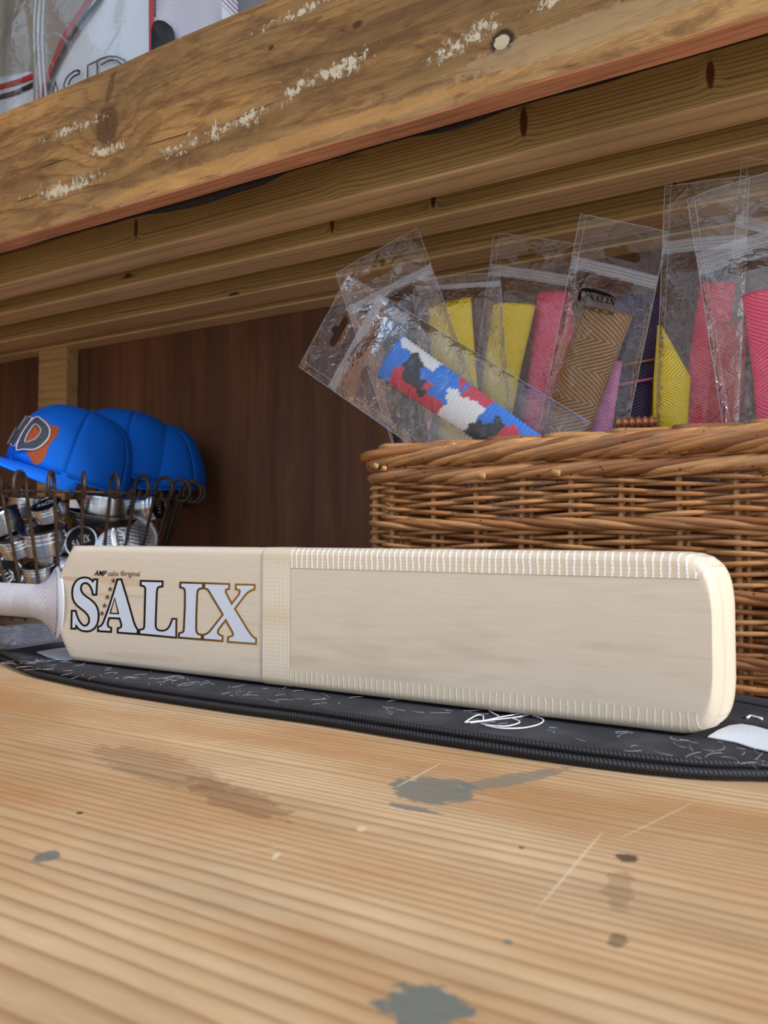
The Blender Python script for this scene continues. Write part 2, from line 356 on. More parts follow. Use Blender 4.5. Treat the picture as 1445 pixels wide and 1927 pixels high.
M_under = wood('joist_underside_lit', C(216, 184, 138), C(152, 112, 68), pith=(.60, .90), pitch=.0050, warp=.22, face='XY', line=.6, rough=.75, var=.14)  # paler copy of the joist wood, bounced light put into its colour
M_post = wood('pine_post', C(186, 152, 100), C(120, 84, 44), pith=(.4, 0), pitch=.01, face='XZ')
t = NT('red_plywood'); X, Y, Z = t.pos()
n1 = t.noise(t.comb(t.mth('MULTIPLY', X, 26), t.mth('MULTIPLY', Y, 26), t.mth('MULTIPLY', Z, 1.6)), 1.0, 5, .65, .5)
n2 = t.noise(t.comb(t.mth('MULTIPLY', X, 5), 0.0, t.mth('MULTIPLY', Z, 3)), 1.0, 3, .5, 1.0)
n3 = t.noise(t.comb(t.mth('MULTIPLY', X, 240), 0.0, t.mth('MULTIPLY', Z, 9)), 1.0, 3)
c = t.ramp(n1, [(.25, C(74, 46, 28)), (.5, C(104, 66, 42)), (.75, C(130, 86, 56))])
c = t.mix(.6, c, t.ramp(n2, [(.3, .7), (.7, 1.2)]), 'MULTIPLY'); c = t.mix(.35, c, t.ramp(n3, [(.35, .6), (.6, 1.1)]), 'MULTIPLY')
t.base(c); t.rough(.62); t.bump(n3, .15, .0005); M_ply = t.m
M_black = plain('black_membrane', C(20, 20, 22), .5)
M_ground = plain('pale_gravel_ground', C(222, 212, 196), .9, var=.2, scale=30)
M_roof = plain('roof_boarding', C(120, 90, 60), .8, var=.15, scale=12)

# ------------------------------------------------------------------ the shed (setting)
def slab(name, x0, x1, y0, y1, z0, z1, m, kind='structure', bev=.0):
    o = MB().box(x0, x1, y0, y1, z0, z1).build(name, m)
    if kind: o['kind'] = kind
    if bev: bevel(o, bev)
    return o
WX0, WX1, WY = -1.485, 1.5, .985
slab('floor', -6, 6, -7, 3.0, -.95, -.90, M_ground)
slab('wall_back', WX0-.02, WX1, WY, WY+.018, -.90, 1.35, M_ply)
slab('wall_left', WX0-.02, WX0, -.95, WY, -.90, 1.35, M_ply)
slab('ceiling', WX0-.02, WX1, .38, WY+.018, 1.35, 1.37, M_roof)
slab('trim_1', -1.296, -1.212, WY-.03, WY-.0005, -.90, 1.35, M_post, bev=.002)

# ------------------------------------------------------------------ the counter
ct = thing('counter', 'long worn pine counter top with grey paint stains, carrying the bat and baskets', 'counter', (-.2, .5, -.04))
def plank(name, x0, x1, y0, y1, z0, z1, m, parent, nx=60, jit=.0, bev=.002, seed=0):
    """a board along X, edges slightly worn"""
    prof = [(y0, z0+bev), (y0+bev, z0), (y1-bev, z0), (y1, z0+bev), (y1, z1-bev), (y1-bev, z1), (y0+bev, z1), (y0, z1-bev)]
    mb = MB(); V = []
    for i in range(nx+1):
        x = x0+(x1-x0)*i/nx
        for k, (y, z) in enumerate(prof):
            a = noise.noise(Vector((x*9, seed+k*.37, 0)))*jit; b = noise.noise(Vector((x*9, seed+5+k*.37, 3)))*jit
            V.append((x, y+a, z+b))
    F = [(i*8+k, (i+1)*8+k, (i+1)*8+(k+1) % 8, i*8+(k+1) % 8) for i in range(nx) for k in range(8)]
    F += [tuple(range(8)), tuple(nx*8+k for k in range(8))[::-1]]
    return mb.add(V, F).build(name, m, parent)
plank('board', -1.484, 1.2, -.12, .700, -.04, 0, M_table, ct, 12)
plank('board', -1.484, 1.2, .702, .984, -.04, 0, M_table, ct, 12)
plank('apron', -1.48, 1.19, -.10, -.075, -.16, -.04, M_table, ct, 4)
for x in (-1.4, -.1, 1.1):
    for y in (-.04, .9): bevel(MB().box(x-.035, x+.035, y-.035, y+.035, -.90, -.04).build('leg', M_post, ct), .003)

# ------------------------------------------------------------------ the shelf above: old board in front of four joists
sh = thing('shelf', 'heavy timber shelf above the counter with a scarred old front board over joists', 'shelf', (-.2, .75, .504))
SZ = .5045
fb = plank('front_board', -1.484, 1.2, .570, .5935, SZ, .6735, M_board, sh, 260, .0012, .0016, 1)
fb.data.materials.append(M_edge)
for p in fb.data.polygons:
    if abs(p.normal.z) > .5 and p.center.z+origin_of(sh).z < SZ+.03: p.material_index = 1
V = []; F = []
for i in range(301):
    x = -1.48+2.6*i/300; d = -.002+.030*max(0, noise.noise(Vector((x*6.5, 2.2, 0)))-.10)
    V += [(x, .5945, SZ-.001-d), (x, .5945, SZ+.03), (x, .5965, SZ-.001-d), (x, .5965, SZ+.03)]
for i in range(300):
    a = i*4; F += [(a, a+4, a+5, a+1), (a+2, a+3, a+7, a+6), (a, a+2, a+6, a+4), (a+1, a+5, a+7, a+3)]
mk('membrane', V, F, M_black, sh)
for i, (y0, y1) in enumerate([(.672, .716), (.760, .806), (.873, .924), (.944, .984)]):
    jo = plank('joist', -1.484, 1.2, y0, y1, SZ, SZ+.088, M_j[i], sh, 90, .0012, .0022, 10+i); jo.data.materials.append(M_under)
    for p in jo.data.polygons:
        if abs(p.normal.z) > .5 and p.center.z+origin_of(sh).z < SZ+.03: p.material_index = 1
plank('deck_board', -1.484, 1.2, .597, .984, SZ+.0885, SZ+.106, M_post, sh, 8)

# ------------------------------------------------------------------ the cricket bat
YF, ZB = .455, .0129
HW, ZC = .0535, .0129+.0535
bat = thing('cricket_bat', 'pale willow cricket bat with white grip standing on edge on the black cover', 'bat', (-.3, .48, ZB))
M_willow = wood('pale_willow', C(217, 204, 184), C(192, 170, 143), pith=(.455-.75, .05), pitch=.0125, warp=.10, face='XZ', line=.5, rough=.5, bump=.05, var=.03, fibre=.12, sharp=.7,
    stains=[(-.50, .0885, .05, .0045, -.02, .35, C(186, 146, 96), .8), (-.565, .089, .02, .003, 0, .4, C(176, 130, 80), .8), (-.51, .076, .05, .0022, 0, .3, C(186, 146, 96), .8), (-.47, .0245, .06, .003, .02, .22, C(190, 152, 108), .8)])
M_willow_toe = M_willow
RC, ET = .0055, .034
def sec(a, hw, spine):
    """bat section: a = arc length from the middle of the face (+ up); returns w, n and outward normal"""
    s = 1 if a >= 0 else -1; a = abs(a); f = hw-RC
    if a <= f: return s*a, 0.0, 0.0, -1.0
    q = (a-f)/RC
    if q <= pi/2: return s*(f+RC*sin(q)), RC*(1-cos(q)), s*sin(q), -cos(q)
    e = RC+(a-f-RC*pi/2)
    return s*hw, e, s*1.0, 0.0
XS0, XS1, XT = -.582, -.5665, -.0222
def hw_at(x):
    if x < XS1: return .029+(HW-.029)*((x-XS0)/(XS1-XS0))**.8 if x > XS0 else .029
    x0 = -.046
    if x < x0: return HW
    q = min(1, (x-x0)/(XT-x0)); return max(.40*HW, HW*(1-q**3.0)**(1/4.2))
def bx(x, n):
    q = max(0, min(1, (x+.062)/.040)); q = q*q*(3-2*q); return x+q*.0118*sin(min(1, max(0, n)/.034)*pi*.72)
def bpt(x, w, n): return (bx(x, n), YF+n, ZC+w)
def blade():
    xs = [XS0+(XS1-XS0)*i/6 for i in range(7)]+[-.56+.514*i/40 for i in range(41)]+[-.046+(XT+.046)*(1-(1-i/26)**2) for i in range(1, 27) if (-.046+(XT+.046)*(1-(1-i/26)**2)) < XT-.00005]
    V = []; F = []; N = None
    for x in xs:
        hw = hw_at(x); sp_ = .020*max(.15, min(1, 1.2-(x+.3)**2*14)); ring = []
        rc = min(RC, hw*.9); L = hw-rc
        for k in range(13): ring.append((-L+2*L*k/12, 0))
        for k in range(1, 6): q = k/5*pi/2; ring.append((L+rc*sin(q), rc*(1-cos(q))))
        ring += [(hw, .014), (hw, .022), (hw, .030), (hw*.97, ET)]
        for k in range(1, 12): u = 1-2*k/12; ring.append((hw*.97*u, ET+sp_*(1-abs(u)**1.4)))
        ring += [(-hw*.97, ET), (-hw, .030), (-hw, .022), (-hw, .014)]
        for k in range(5, 0, -1): q = k/5*pi/2; ring.append((-L-rc*sin(q), rc*(1-cos(q))))
        N = len(ring); V += [bpt(x, w_, n_) for w_, n_ in ring]
    for i in range(len(xs)-1):
        for k in range(N): F.append((i*N+k, i*N+(k+1) % N, (i+1)*N+(k+1) % N, (i+1)*N+k))
    F.append(tuple(range(N))[::-1]); B = (len(xs)-1)*N
    up_ = list(range(6, 28)); dn_ = list(range(6, -1, -1))+list(range(N-1, 26, -1)); dn_ = dn_[:len(up_)]
    for a in range(len(up_)-1): F.append((B+up_[a], B+up_[a+1], B+dn_[a+1], B+dn_[a]) if len({up_[a], up_[a+1], dn_[a], dn_[a+1]}) == 4 else tuple(dict.fromkeys((B+up_[a], B+up_[a+1], B+dn_[a+1], B+dn_[a]))))
    o = mk('blade', V, F, M_willow, bat, True)
    try: o.data.set_sharp_from_angle(angle=radians(40))
    except Exception: pass
    return o
blade()
def tape_mat(name, ps, pa, amt, wide, dash, base):
    t = NT(name); u = t.n('UVMap'); s = t.n('SeparateXYZ'); t.t.links.new(u.outputs[0], s.inputs[0]); S, A = s.outputs[0], s.outputs[1]
    wob = t.mth('MULTIPLY', t.mth('SUBTRACT', t.noise(u.outputs[0], 110, 1), .5), .4)
    th = t.ramp(t.mth('FRACT', t.mth('ADD', t.mth('DIVIDE', S, ps), wob)), [(0, 0.0), (.12, 1.0), (wide, 1.0), (wide+.14, 0.0)])
    al = t.ramp(t.mth('FRACT', t.mth('DIVIDE', A, dash)), [(0, .25), (.25, 1.0), (.75, 1.0), (1, .25)])
    fl = t.ramp(t.mth('FRACT', t.mth('DIVIDE', A, pa)), [(0, 0.0), (.3, 1.0), (.7, 1.0), (1, 0.0)])
    f = t.mth('MULTIPLY', t.mth('MULTIPLY', th, al), amt)
    c = t.mix(t.mth('MULTIPLY', fl, .28), base, C(196, 184, 166)); c = t.mix(f, c, C(250, 250, 248))
    t.base(c); t.rough(.25); t.bump(t.mth('ADD', th, t.mth('MULTIPLY', fl, .35)), .45, .0003); return t.m
M_tape_top = tape_mat('fibre_tape_upper', .0047, .0012, .95, .28, .0026, C(224, 206, 176))
M_tape_low = tape_mat('fibre_tape_lower', .0047, .0011, .42, .2, .05, C(218, 202, 176))
M_tape_band = tape_mat('fibre_tape_band', .0016, .0030, .75, .35, .05, C(216, 198, 164))
def tape(name, x0, x1, a0, a1, m, nx, na, off=.00035):
    mb = MB(); V = []; U = []
    for j in range(na+1):
        for i in range(nx+1):
            x = x0+(x1-x0)*i/nx; a = a0+(a1-a0)*j/na; hw = hw_at(x); sh_ = 0
            w_, n_, nw, nn = sec(a+sh_, hw, 0); p = bpt(x, w_+nw*off, n_+nn*off); V.append(p); U.append((x+1, a+1))
    F = [(j*(nx+1)+i, j*(nx+1)+i+1, (j+1)*(nx+1)+i+1, (j+1)*(nx+1)+i) for j in range(na) for i in range(nx)]
    return mb.add(V, F, U).build(name, m, bat, True, True)
props(tape('edge_tape', -.3185, -.0270, HW-.0150, HW+.022, M_tape_top, 60, 24), 'clear fibre tape with white threads along the upper edge')
props(tape('edge_tape', -.3185, -.0255, -HW-.022, -HW+.0135, M_tape_low, 60, 24), 'clear fibre tape along the lower edge')
props(tape('face_tape', -.3445, -.3180, -HW-.02, HW+.02, M_tape_band, 8, 60, .0006), 'clear fibre tape band across the face')
# white rubber grip
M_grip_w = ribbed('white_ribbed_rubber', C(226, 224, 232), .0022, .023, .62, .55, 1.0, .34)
M_white_rub = plain('white_rubber', C(228, 230, 236), .45)
def grip_sec(x):
    q = max(0, 1-(-.5835-x)/.048); fl = q**2.4
    return .0166+fl*.0165, .0150+fl*.001
def wrap(x, a):      # the grip reaches further along the face than round the sides
    return x+(-.0215+.0270*max(0, cos(a)))*max(0, 1-(-.5765-x)/.055)
HY = YF+.0098
V = []; U = []; xs = [-.5835-i*.0022 for i in range(140)]; n = 48
for i, x in enumerate(xs):
    rz, ry = grip_sec(x)
    for k in range(n+1):
        a = 2*pi*k/n; V.append((wrap(x, a), HY-ry*cos(a)*.98, ZC-.0015+rz*sin(a))); U.append((a*.0165, -x))
F = [(i*(n+1)+k, i*(n+1)+k+1, (i+1)*(n+1)+k+1, (i+1)*(n+1)+k) for i in range(len(xs)-1) for k in range(n)]
F.append(tuple((len(xs)-1)*(n+1)+k for k in range(n)))
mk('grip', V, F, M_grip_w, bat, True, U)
mb = MB(); V = []
prof = [(-.5900, .0270), (-.5880, .0296), (-.5862, .0312), (-.5845, .0322), (-.5825, .0332), (-.5800, .0344), (-.5775, .0350), (-.5765, .0346), (-.5760, .0330)]
for x, r in prof:
    for k in range(40):
        a = 2*pi*k/40; V.append((wrap(x, a), HY-(.0128+max(0, r-.0270)*.12)*cos(a), ZC-.0015+r*sin(a)))
F = [(i*40+k, i*40+(k+1) % 40, (i+1)*40+(k+1) % 40, (i+1)*40+k) for i in range(len(prof)-1) for k in range(40)]
mk('grip_collar', V, F, M_white_rub, bat, True)
# lettering on the face (traced in photo pixels on the face plane)
def on_face(off): return lambda px, py: at_y(px, py, YF-off)
def cz(pts, s, ox, oy): return [(ox+x/s, oy+y/s) for x, y in pts]
S_ = cz([(545,228),(578,228),(562,488),(530,488),(520,430),(497,370),(465,315),(425,278),(375,260),(325,268),(285,300),(265,345),(262,400),(275,450),(310,505),(370,555),(450,610),(520,670),(570,740),(598,820),(606,910),(600,1000),(575,1085),(530,1150),(465,1190),(390,1203),(310,1190),(250,1160),(205,1105),(182,1060),(165,1148),(115,1145),(122,838),(165,840),(180,900),(205,970),(240,1040),(290,1100),(345,1132),(400,1120),(440,1080),(460,1020),(455,950),(425,885),(370,825),(300,770),(220,705),(165,635),(138,560),(130,470),(140,380),(170,300),(215,240),(280,203),(350,190),(420,200),(475,235),(512,285)], 10.321, 125, 1070)
A_ = cz([(1005,228),(1050,228),(1135,500),(1190,690),(1250,900),(1290,1040),(1320,1120),(1365,1195),(1362,1250),(1015,1225),(1015,1175),(1055,1165),(1085,1130),(1085,1080),(1045,950),(815,940),(785,1040),(780,1090),(800,1140),(850,1165),(848,1210),(632,1195),(635,1145),(690,1120),(725,1070),(760,980),(830,790),(930,480)], 10.321, 125, 1070)
Ah = cz([(938,545),(1030,890),(830,880)], 10.321, 125, 1070)
L_ = cz([(262,180),(712,192),(708,262),(650,270),(610,300),(590,340),(580,420),(565,800),(553,1150),(560,1220),(590,1270),(640,1300),(720,1312),(790,1300),(850,1270),(900,1210),(940,1130),(970,1040),(1023,1042),(1020,1420),(228,1345),(232,1285),(290,1275),(330,1240),(342,1180),(355,700),(365,340),(350,290),(310,255),(258,240)], 12.042, 245, 1080)
I_ = cz([(138,112),(468,122),(465,172),(420,180),(385,215),(375,280),(362,600),(358,840),(370,900),(400,935),(448,945),(445,988),(115,962),(118,918),(160,908),(188,880),(195,820),(210,500),(212,260),(205,200),(180,170),(135,160)], 8.5, 325, 1085)
X_ = cz([(522,122),(888,135),(885,185),(850,190),(832,215),(835,260),(940,465),(1075,290),(1088,240),(1080,205),(1025,190),(1027,142),(1293,148),(1290,195),(1240,210),(1180,250),(1120,320),(975,515),(1180,850),(1240,940),(1280,980),(1318,1005),(1315,1060),(900,1030),(902,980),(950,970),(980,945),(978,900),(850,668),(715,840),(705,890),(720,930),(782,965),(780,1015),(500,992),(502,945),(550,930),(600,890),(820,610),(600,240),(570,195),(520,175)], 8.5, 325, 1085)
LET = [(S_, []), (A_, [Ah]), (L_, []), (I_, []), (X_, [])]
M_letter = plain('white_print', C(206, 216, 230), .35)
t = NT('black_to_gold_print'); X, Y, Z = t.pos()      # the print itself runs from black to gold along the word
t.base(t.ramp(t.mth('DIVIDE', t.mth('ADD', X, .52), .15), [(0.0, C(10, 10, 12)), (.45, C(30, 24, 16)), (.75, C(100, 72, 26)), (1.0, C(144, 104, 36))]))
t.rough(.4); t.b.inputs['Specular IOR Level'].default_value = .15; M_foil = t.m
M_star = plain('dull_gold_print', C(96, 80, 44), .35, .3); M_gold_text = plain('gold_print', C(132, 100, 44), .35, .3)
M_ink = plain('black_print', C(12, 12, 14), .5, spec=.12)
for outer, holes in LET:
    V, F = poly_mesh([(outer, holes)], on_face(.00030)); lt = mk('letter', V, F, M_letter, bat)
    V, F = ribbon(outer, 3.7, on_face(.00018))
    for h in holes:
        v2, f2 = ribbon(h, 2.6, on_face(.00018), True); b = len(V); V += v2; F += [tuple(i+b for i in f) for f in f2]
    mk('letter_outline', V, F, M_foil, lt)
polys = []
for (cx, cy) in cz([(912, 235), (850, 400), (795, 555), (742, 718), (690, 870)], 10.321, 125, 1070):
    star = [(cx+(5.4 if k % 2 == 0 else 2.15)*sin(pi*k/5+.05), cy-(6.0 if k % 2 == 0 else 2.4)*cos(pi*k/5+.05)) for k in range(10)]
    V, F = poly_mesh([(star, [])], on_face(.00034)); mk('star', V, F, M_star, bat)
def text_on(name, s, corners, m, parent, mapper, shear=0.0, bold=0.0):
    """corners: bottom-left, bottom-right, top-left in the mapper's plane"""
    V, F, _ = text_polys(s, 1.0, shear, bold); (ax, ay), (bx_, by), (cx, cy) = corners
    P = [mapper(ax+(bx_-ax)*u+(cx-ax)*v, ay+(by-ay)*u+(cy-ay)*v) for u, v in V]
    return mk(name, P, F, m, parent)
text_on('small_lettering', 'AMP', [(176.5, 1083.3), (200.5, 1084.4), (177, 1073)], M_ink, bat, on_face(.0003), .35, .02)
text_on('small_lettering', 'salix \u00aeriginal', [(203, 1087), (263, 1087.6), (203.2, 1073.8)], M_gold_text, bat, on_face(.0003), 0, .012)

# ------------------------------------------------------------------ helper: flat patch with inner points
def patch(outline, holes, spacing, seed=0, jitter=.3):
    rnd = random.Random(seed); pts = [Vector(p) for p in outline]; faces = [list(range(len(outline)))]
    for h in holes: b = len(pts); pts += [Vector(p) for p in h]; faces.append(list(range(b, b+len(h))))
    def inside(q, lp):
        c = False; n = len(lp)
        for i in range(n):
            a, b = lp[i], lp[i-1]
            if (a[1] > q[1]) != (b[1] > q[1]) and q[0] < (b[0]-a[0])*(q[1]-a[1])/(b[1]-a[1])+a[0]: c = not c
        return c
    xs = [p[0] for p in outline]; ys = [p[1] for p in outline]; y = min(ys)+spacing*.5; r = 0
    while y < max(ys):
        x = min(xs)+spacing*(.5 if r % 2 else .25)
        while x < max(xs):
            q = (x+rnd.uniform(-1, 1)*spacing*jitter, y+rnd.uniform(-1, 1)*spacing*jitter)
            if inside(q, outline) and not any(inside(q, h) for h in holes): pts.append(Vector(q))
            x += spacing
        y += spacing*.87; r += 1
    ed = []; b = 0
    for lp in [outline]+list(holes):
        n = len(lp); ed += [(b+i, b+(i+1) % n) for i in range(n)]; b += n
    V, E, F, _, _, _ = geometry.delaunay_2d_cdt(pts, ed, [], 0, 1e-7)
    out = []
    for f in F:
        c = (sum(V[i][0] for i in f)/len(f), sum(V[i][1] for i in f)/len(f))
        if inside(c, outline) and not any(inside(c, h) for h in holes): out.append(tuple(f))
    return [(v[0], v[1]) for v in V], out
def smooth_loop(pts, per=6):
    """closed Catmull-Rom"""
    out = []; n = len(pts)
    for i in range(n):
        a, b, c, d = [Vector(pts[(i+k) % n]) for k in (-1, 0, 1, 2)]
        for k in range(per):
            t_ = k/per; out.append(tuple(.5*((2*b)+(c-a)*t_+(2*a-5*b+4*c-d)*t_*t_+(3*b-a-3*c+d)*t_**3)))
    return out
def smooth_path(pts, per=6):
    out = []; n = len(pts); g = lambda i: Vector(pts[max(0, min(n-1, i))])
    for i in range(n-1):
        a, b, c, d = g(i-1), g(i), g(i+1), g(i+2)
        for k in range(per):
            t_ = k/per; out.append(.5*((2*b)+(c-a)*t_+(2*a-5*b+4*c-d)*t_*t_+(3*b-a-3*c+d)*t_**3))
    return out+[Vector(pts[-1])]

# ------------------------------------------------------------------ the black bat cover
cv = thing('bat_cover', 'flat black fabric bat cover with piped edge lying under the bat', 'cover', (-.3, .5, 0))
def cloth(name, c1, c2, speck, scale=1500):
    t = NT(name); X, Y, Z = t.pos()
    a = t.mth('ADD', t.mth('MULTIPLY', X, 1.0), t.mth('MULTIPLY', Y, .6)); b = t.mth('SUBTRACT', Y, t.mth('MULTIPLY', X, .4))
    tw = t.ramp(t.mth('FRACT', t.mth('MULTIPLY', a, scale/2.2)), [(0, .2), (.4, 1.0), (1, .2)])
    c = t.mix(tw, c1, c2)
    nz = t.noise(t.comb(X, Y, Z), 900, 2, .7); c = t.mix(t.ramp(nz, [(.70, 0.0), (.80, speck)]), c, C(190, 195, 205))
    d = t.noise(t.comb(X, Y, Z), 30, 3); c = t.mix(t.ramp(d, [(.45, 0.0), (.75, .22)]), c, C(110, 112, 120))
    t.base(c); t.rough(.8); t.bump(tw, .5, .0004); return t.m
M_cover = cloth('black_cover_cloth', C(16, 16, 20), C(46, 46, 54), .7)
M_web = cloth('black_webbing', C(12, 12, 14), C(52, 54, 62), .3, 900)
t = NT('black_piping'); u = t.n('UVMap'); s_ = t.n('SeparateXYZ'); t.t.links.new(u.outputs[0], s_.inputs[0])
st = t.ramp(t.mth('FRACT', t.mth('ADD', t.mth('MULTIPLY', s_.outputs[1], 420), t.mth('MULTIPLY', s_.outputs[0], 3))), [(0, 0.0), (.3, 1.0), (.7, 1.0), (1, 0.0)])
t.base(t.mix(st, C(10, 10, 12), C(44, 44, 50))); t.rough(.65); t.bump(st, .8, .0006); M_pipe = t.m
M_mesh_w = plain('white_spacer_fabric', C(214, 220, 228), .7, bump=.6, bscale=900)
M_thread = plain('white_thread', C(235, 235, 240), .6)
g2 = lambda px, py, z: tuple(at_z(px, py, z))[:2]
front = [g2(*p, 0) for p in [(12, 1249), (60, 1272), (130, 1289), (215, 1307), (300, 1321), (450, 1344), (600, 1365), (750, 1390), (900, 1414), (1100, 1444), (1300, 1467), (1445, 1472)]]
right = [(.045, .447), (.072, .475), (.082, .51), (.070, .548), (.040, .572), (.0074, .584), (-.0168, .5985)]
back = [(-.10, .606), (-.25, .604), (-.40, .598), (-.55, .578), (-.62, .556)]+[g2(*p, .011) for p in [(119, 1209), (62, 1217), (22, 1223)]]
tip = [g2(-3, 1233, .006)]
OUT = smooth_loop(front+right+back+tip, 4)
CT = .0115
V2, F2 = patch(OUT, [], .014, 3)
def ctop(x, y): return CT-.0004+.0006*noise.noise(Vector((x*22, y*22, 1)))
V = [(x, y, ctop(x, y)) for x, y in V2]; n0 = len(V)
F = list(F2)
V += [(x, y, .0015) for x, y in OUT]; n = len(OUT)
F += [(i, (i+1) % n, n0+(i+1) % n, n0+i) for i in range(n)]
mk('panel', V, F, M_cover, cv, True)
for z, r, o in ((.0098, .0019, .0006), (.0048, .0022, .0012), (.0016, .0016, -.0008)):
    c0 = Vector((-.3, .5, 0)); P = []
    for i in range(n):
        a, b = Vector(OUT[i-1]), Vector(OUT[(i+1) % n]); d = (b-a).normalized(); nn = Vector((d.y, -d.x))
        P.append((OUT[i][0]+nn.x*o, OUT[i][1]+nn.y*o, z))
    MB().tube(P, r, 8, True).build('piping', M_pipe, cv, True, True)
def flat_px(name, pts, z, m, parent, th=.0006, extra=None):
    lp = [g2(px, py, z) for px, py in pts]; V2, F2 = patch(lp, [], .008, 5)
    V = [(x, y, z) for x, y in V2]; n = len(lp); b = len(V); V += [(x, y, z-th) for x, y in lp]
    return mk(name, V, list(F2)+[(i, (i+1) % n, b+(i+1) % n, b+i) for i in range(n)], m, parent)
props(flat_px('mesh_panel', [(1331, 1386), (1350, 1374), (1372, 1365), (1395, 1362), (1420, 1366), (1445, 1373), (1490, 1388), (1490, 1424), (1445, 1413), (1415, 1406), (1385, 1396)], .0123, M_mesh_w, cv), 'white mesh panel')
props(flat_px('mesh_panel', [(69, 1226.5), (95, 1222), (124, 1218), (140, 1240), (126, 1241.5), (108, 1240.5), (88, 1235)], .0123, M_mesh_w, cv), 'white lining patch')
sp_pts = smooth_path([(-.20, .594, .0114), (-.10, .5955, .0114), (-.03, .588, .0114), (.01, .572, .0114), (.045, .553, .0114), (.066, .53, .0112)], 8)
MB().tube(sp_pts, .0125, 8, flat=.11, up=(0, 0, 1)).build('strap', M_web, cv, True, True)
MB().tube([at_z(px, py, .0119) for px, py in [(1405, 1351), (1412, 1347), (1424, 1350), (1434, 1353)]], .0009, 6).build('bar_stitch', M_thread, cv, True)
emb = [[(190,330),(310,258),(380,262),(385,310)], [(190,330),(400,310),(560,275),(700,252),(800,240)], [(250,335),(520,300),(700,280),(880,250)], [(360,340),(450,360),(600,370),(700,355),(765,330),(740,305),(680,285)], [(400,360),(560,390),(760,392),(920,365),(1000,330),(1010,300),(960,275),(900,258)], [(440,205),(490,235),(540,260)]]
for k, pl in enumerate(emb):
    P = smooth_path([tuple(at_z(840+x/5.558, 1300+y/5.558, .0121)) for x, y in pl], 5)
    MB().tube(P, .00045, 5).build('embroidered_line', M_thread, cv, True)
mb = MB(); rl = random.Random(4)
while len(mb.V) < 20*150:
    x = rl.uniform(-.62, .03); y = rl.uniform(.415, .453); a = rl.uniform(0, 6.28); L = rl.uniform(.003, .016); b = rl.uniform(-1.2, 1.2); P = []
    for k in range(5): P.append((x, y, CT+.0006+.0002*sin(k))); x += L/4*cos(a); y += L/4*sin(a); a += b*.5
    mb.tube(P, .00006, 4, cap=False)
props(mb.build('lint', M_thread, cv), 'pale lint fibres', kind='stuff')

# ------------------------------------------------------------------ loose clear plastic beside the handle
M_film_flat = film('loose_clear_plastic', .55, 14, .3, hazecol=(.60, .68, .86, 1), gain=1.8, facet=.3)
pb = thing('plastic_sleeve', 'empty clear plastic sleeve lying flat under the bat handle', 'bag', (-.78, .6, 0))
lp = [g2(*p, .004) for p in [(-60, 1187), (0, 1181), (50, 1177), (96, 1171), (118, 1184), (126, 1197), (121, 1206), (90, 1211), (60, 1215.5), (30, 1219.5), (0, 1226), (-60, 1236)]]
for nm, zz, sd_ in (('upper_film', .0062, 1), ('lower_film', .0028, 2)):
    V2, F2 = patch(lp, [], .009, sd_)
    V = [(x, y, zz+.0022*noise.noise(Vector((x*38, y*60, sd_)))) for x, y in V2]
    mk(nm, V, F2, M_film_flat, pb, True)

# ------------------------------------------------------------------ the wicker basket
t = NT('brown_willow_rod'); g = t.n('TexCoord').outputs['Object']; oi = t.n('ObjectInfo').outputs['Random']; X, Y, Z = t.pos()
lg = t.noise(t.comb(t.mth('MULTIPLY', X, 40), t.mth('MULTIPLY', Y, 300), t.mth('MULTIPLY', Z, 420)), 1.0, 4, .6)
pt = t.noise(t.comb(X, Y, Z), 55, 3)
c = t.ramp(oi, [(0, C(134, 82, 42)), (.35, C(170, 112, 62)), (.7, C(196, 142, 88)), (1, C(160, 108, 66))])
c = t.mix(.55, c, t.ramp(lg, [(.3, .6), (.7, 1.25)]), 'MULTIPLY'); c = t.mix(t.ramp(pt, [(.5, 0.0), (.72, .5)]), c, C(120, 98, 70))
vo = t.n('TexVoronoi'); vo.inputs['Scale'].default_value = 95; t.set(vo.inputs['Vector'], t.comb(X, Y, Z))
c = t.mix(t.ramp(vo.outputs['Distance'], [(.06, .85), (.13, 0.0)]), c, C(40, 24, 12))
t.base(c); t.rough(.42); t.bump(lg, .35, .0006); M_rod = t.m
M_stake = plain('pale_willow_stake', C(172, 128, 84), .5, var=.25, scale=60)
BX0, BX1, BY0, BY1, BR = -.350, .262, .640, .905, .018
bk = thing('wicker_basket', 'long brown wicker basket of clear bags behind the toe of the bat', 'basket', ((BX0+BX1)/2, (BY0+BY1)/2, 0))
SPC, P0 = .0445, BX0+BR+.009
LF = BX1-BR-P0; LA = BR*pi/2
def per(p, out=0.0):
    """a point of the basket's wall: p runs along the front from its first stake, out is the way outward"""
    x = P0+p
    if -.009 <= p <= LF: return (x, BY0-out)
    if p < 0:
        q = -.009-p
        if q < LA:
            a = q/BR; return (BX0+BR-(BR+out)*sin(a), BY0+BR-(BR+out)*cos(a))
        return (BX0-out, BY0+BR+(q-LA))
    q = p-LF
    if q < LA:
        a = q/BR; return (BX1-BR+(BR+out)*sin(a), BY0+BR-(BR+out)*cos(a))
    return (BX1+out, BY0+BR+(q-LA))
rb = random.Random(11)
STK = [-.060, -.0235]+[SPC*k for k in range(13)]
for i, p in enumerate(STK):
    x, y = per(p); r = .0040 if i == 1 else .0029
    MB().tube([(x+rb.uniform(-.001, .001), y, z) for z in (.002, .06, .12, .19)], r, 8).build('stake', M_stake, bk, True)
    if i > 1:
        x2, y2 = per(p+.0075, -.0035)
        MB().tube([(x2, y2, z) for z in (.002, .06, rb.choice([.138, .138, .175]))], .0023, 6).build('stake', M_stake, bk, True)
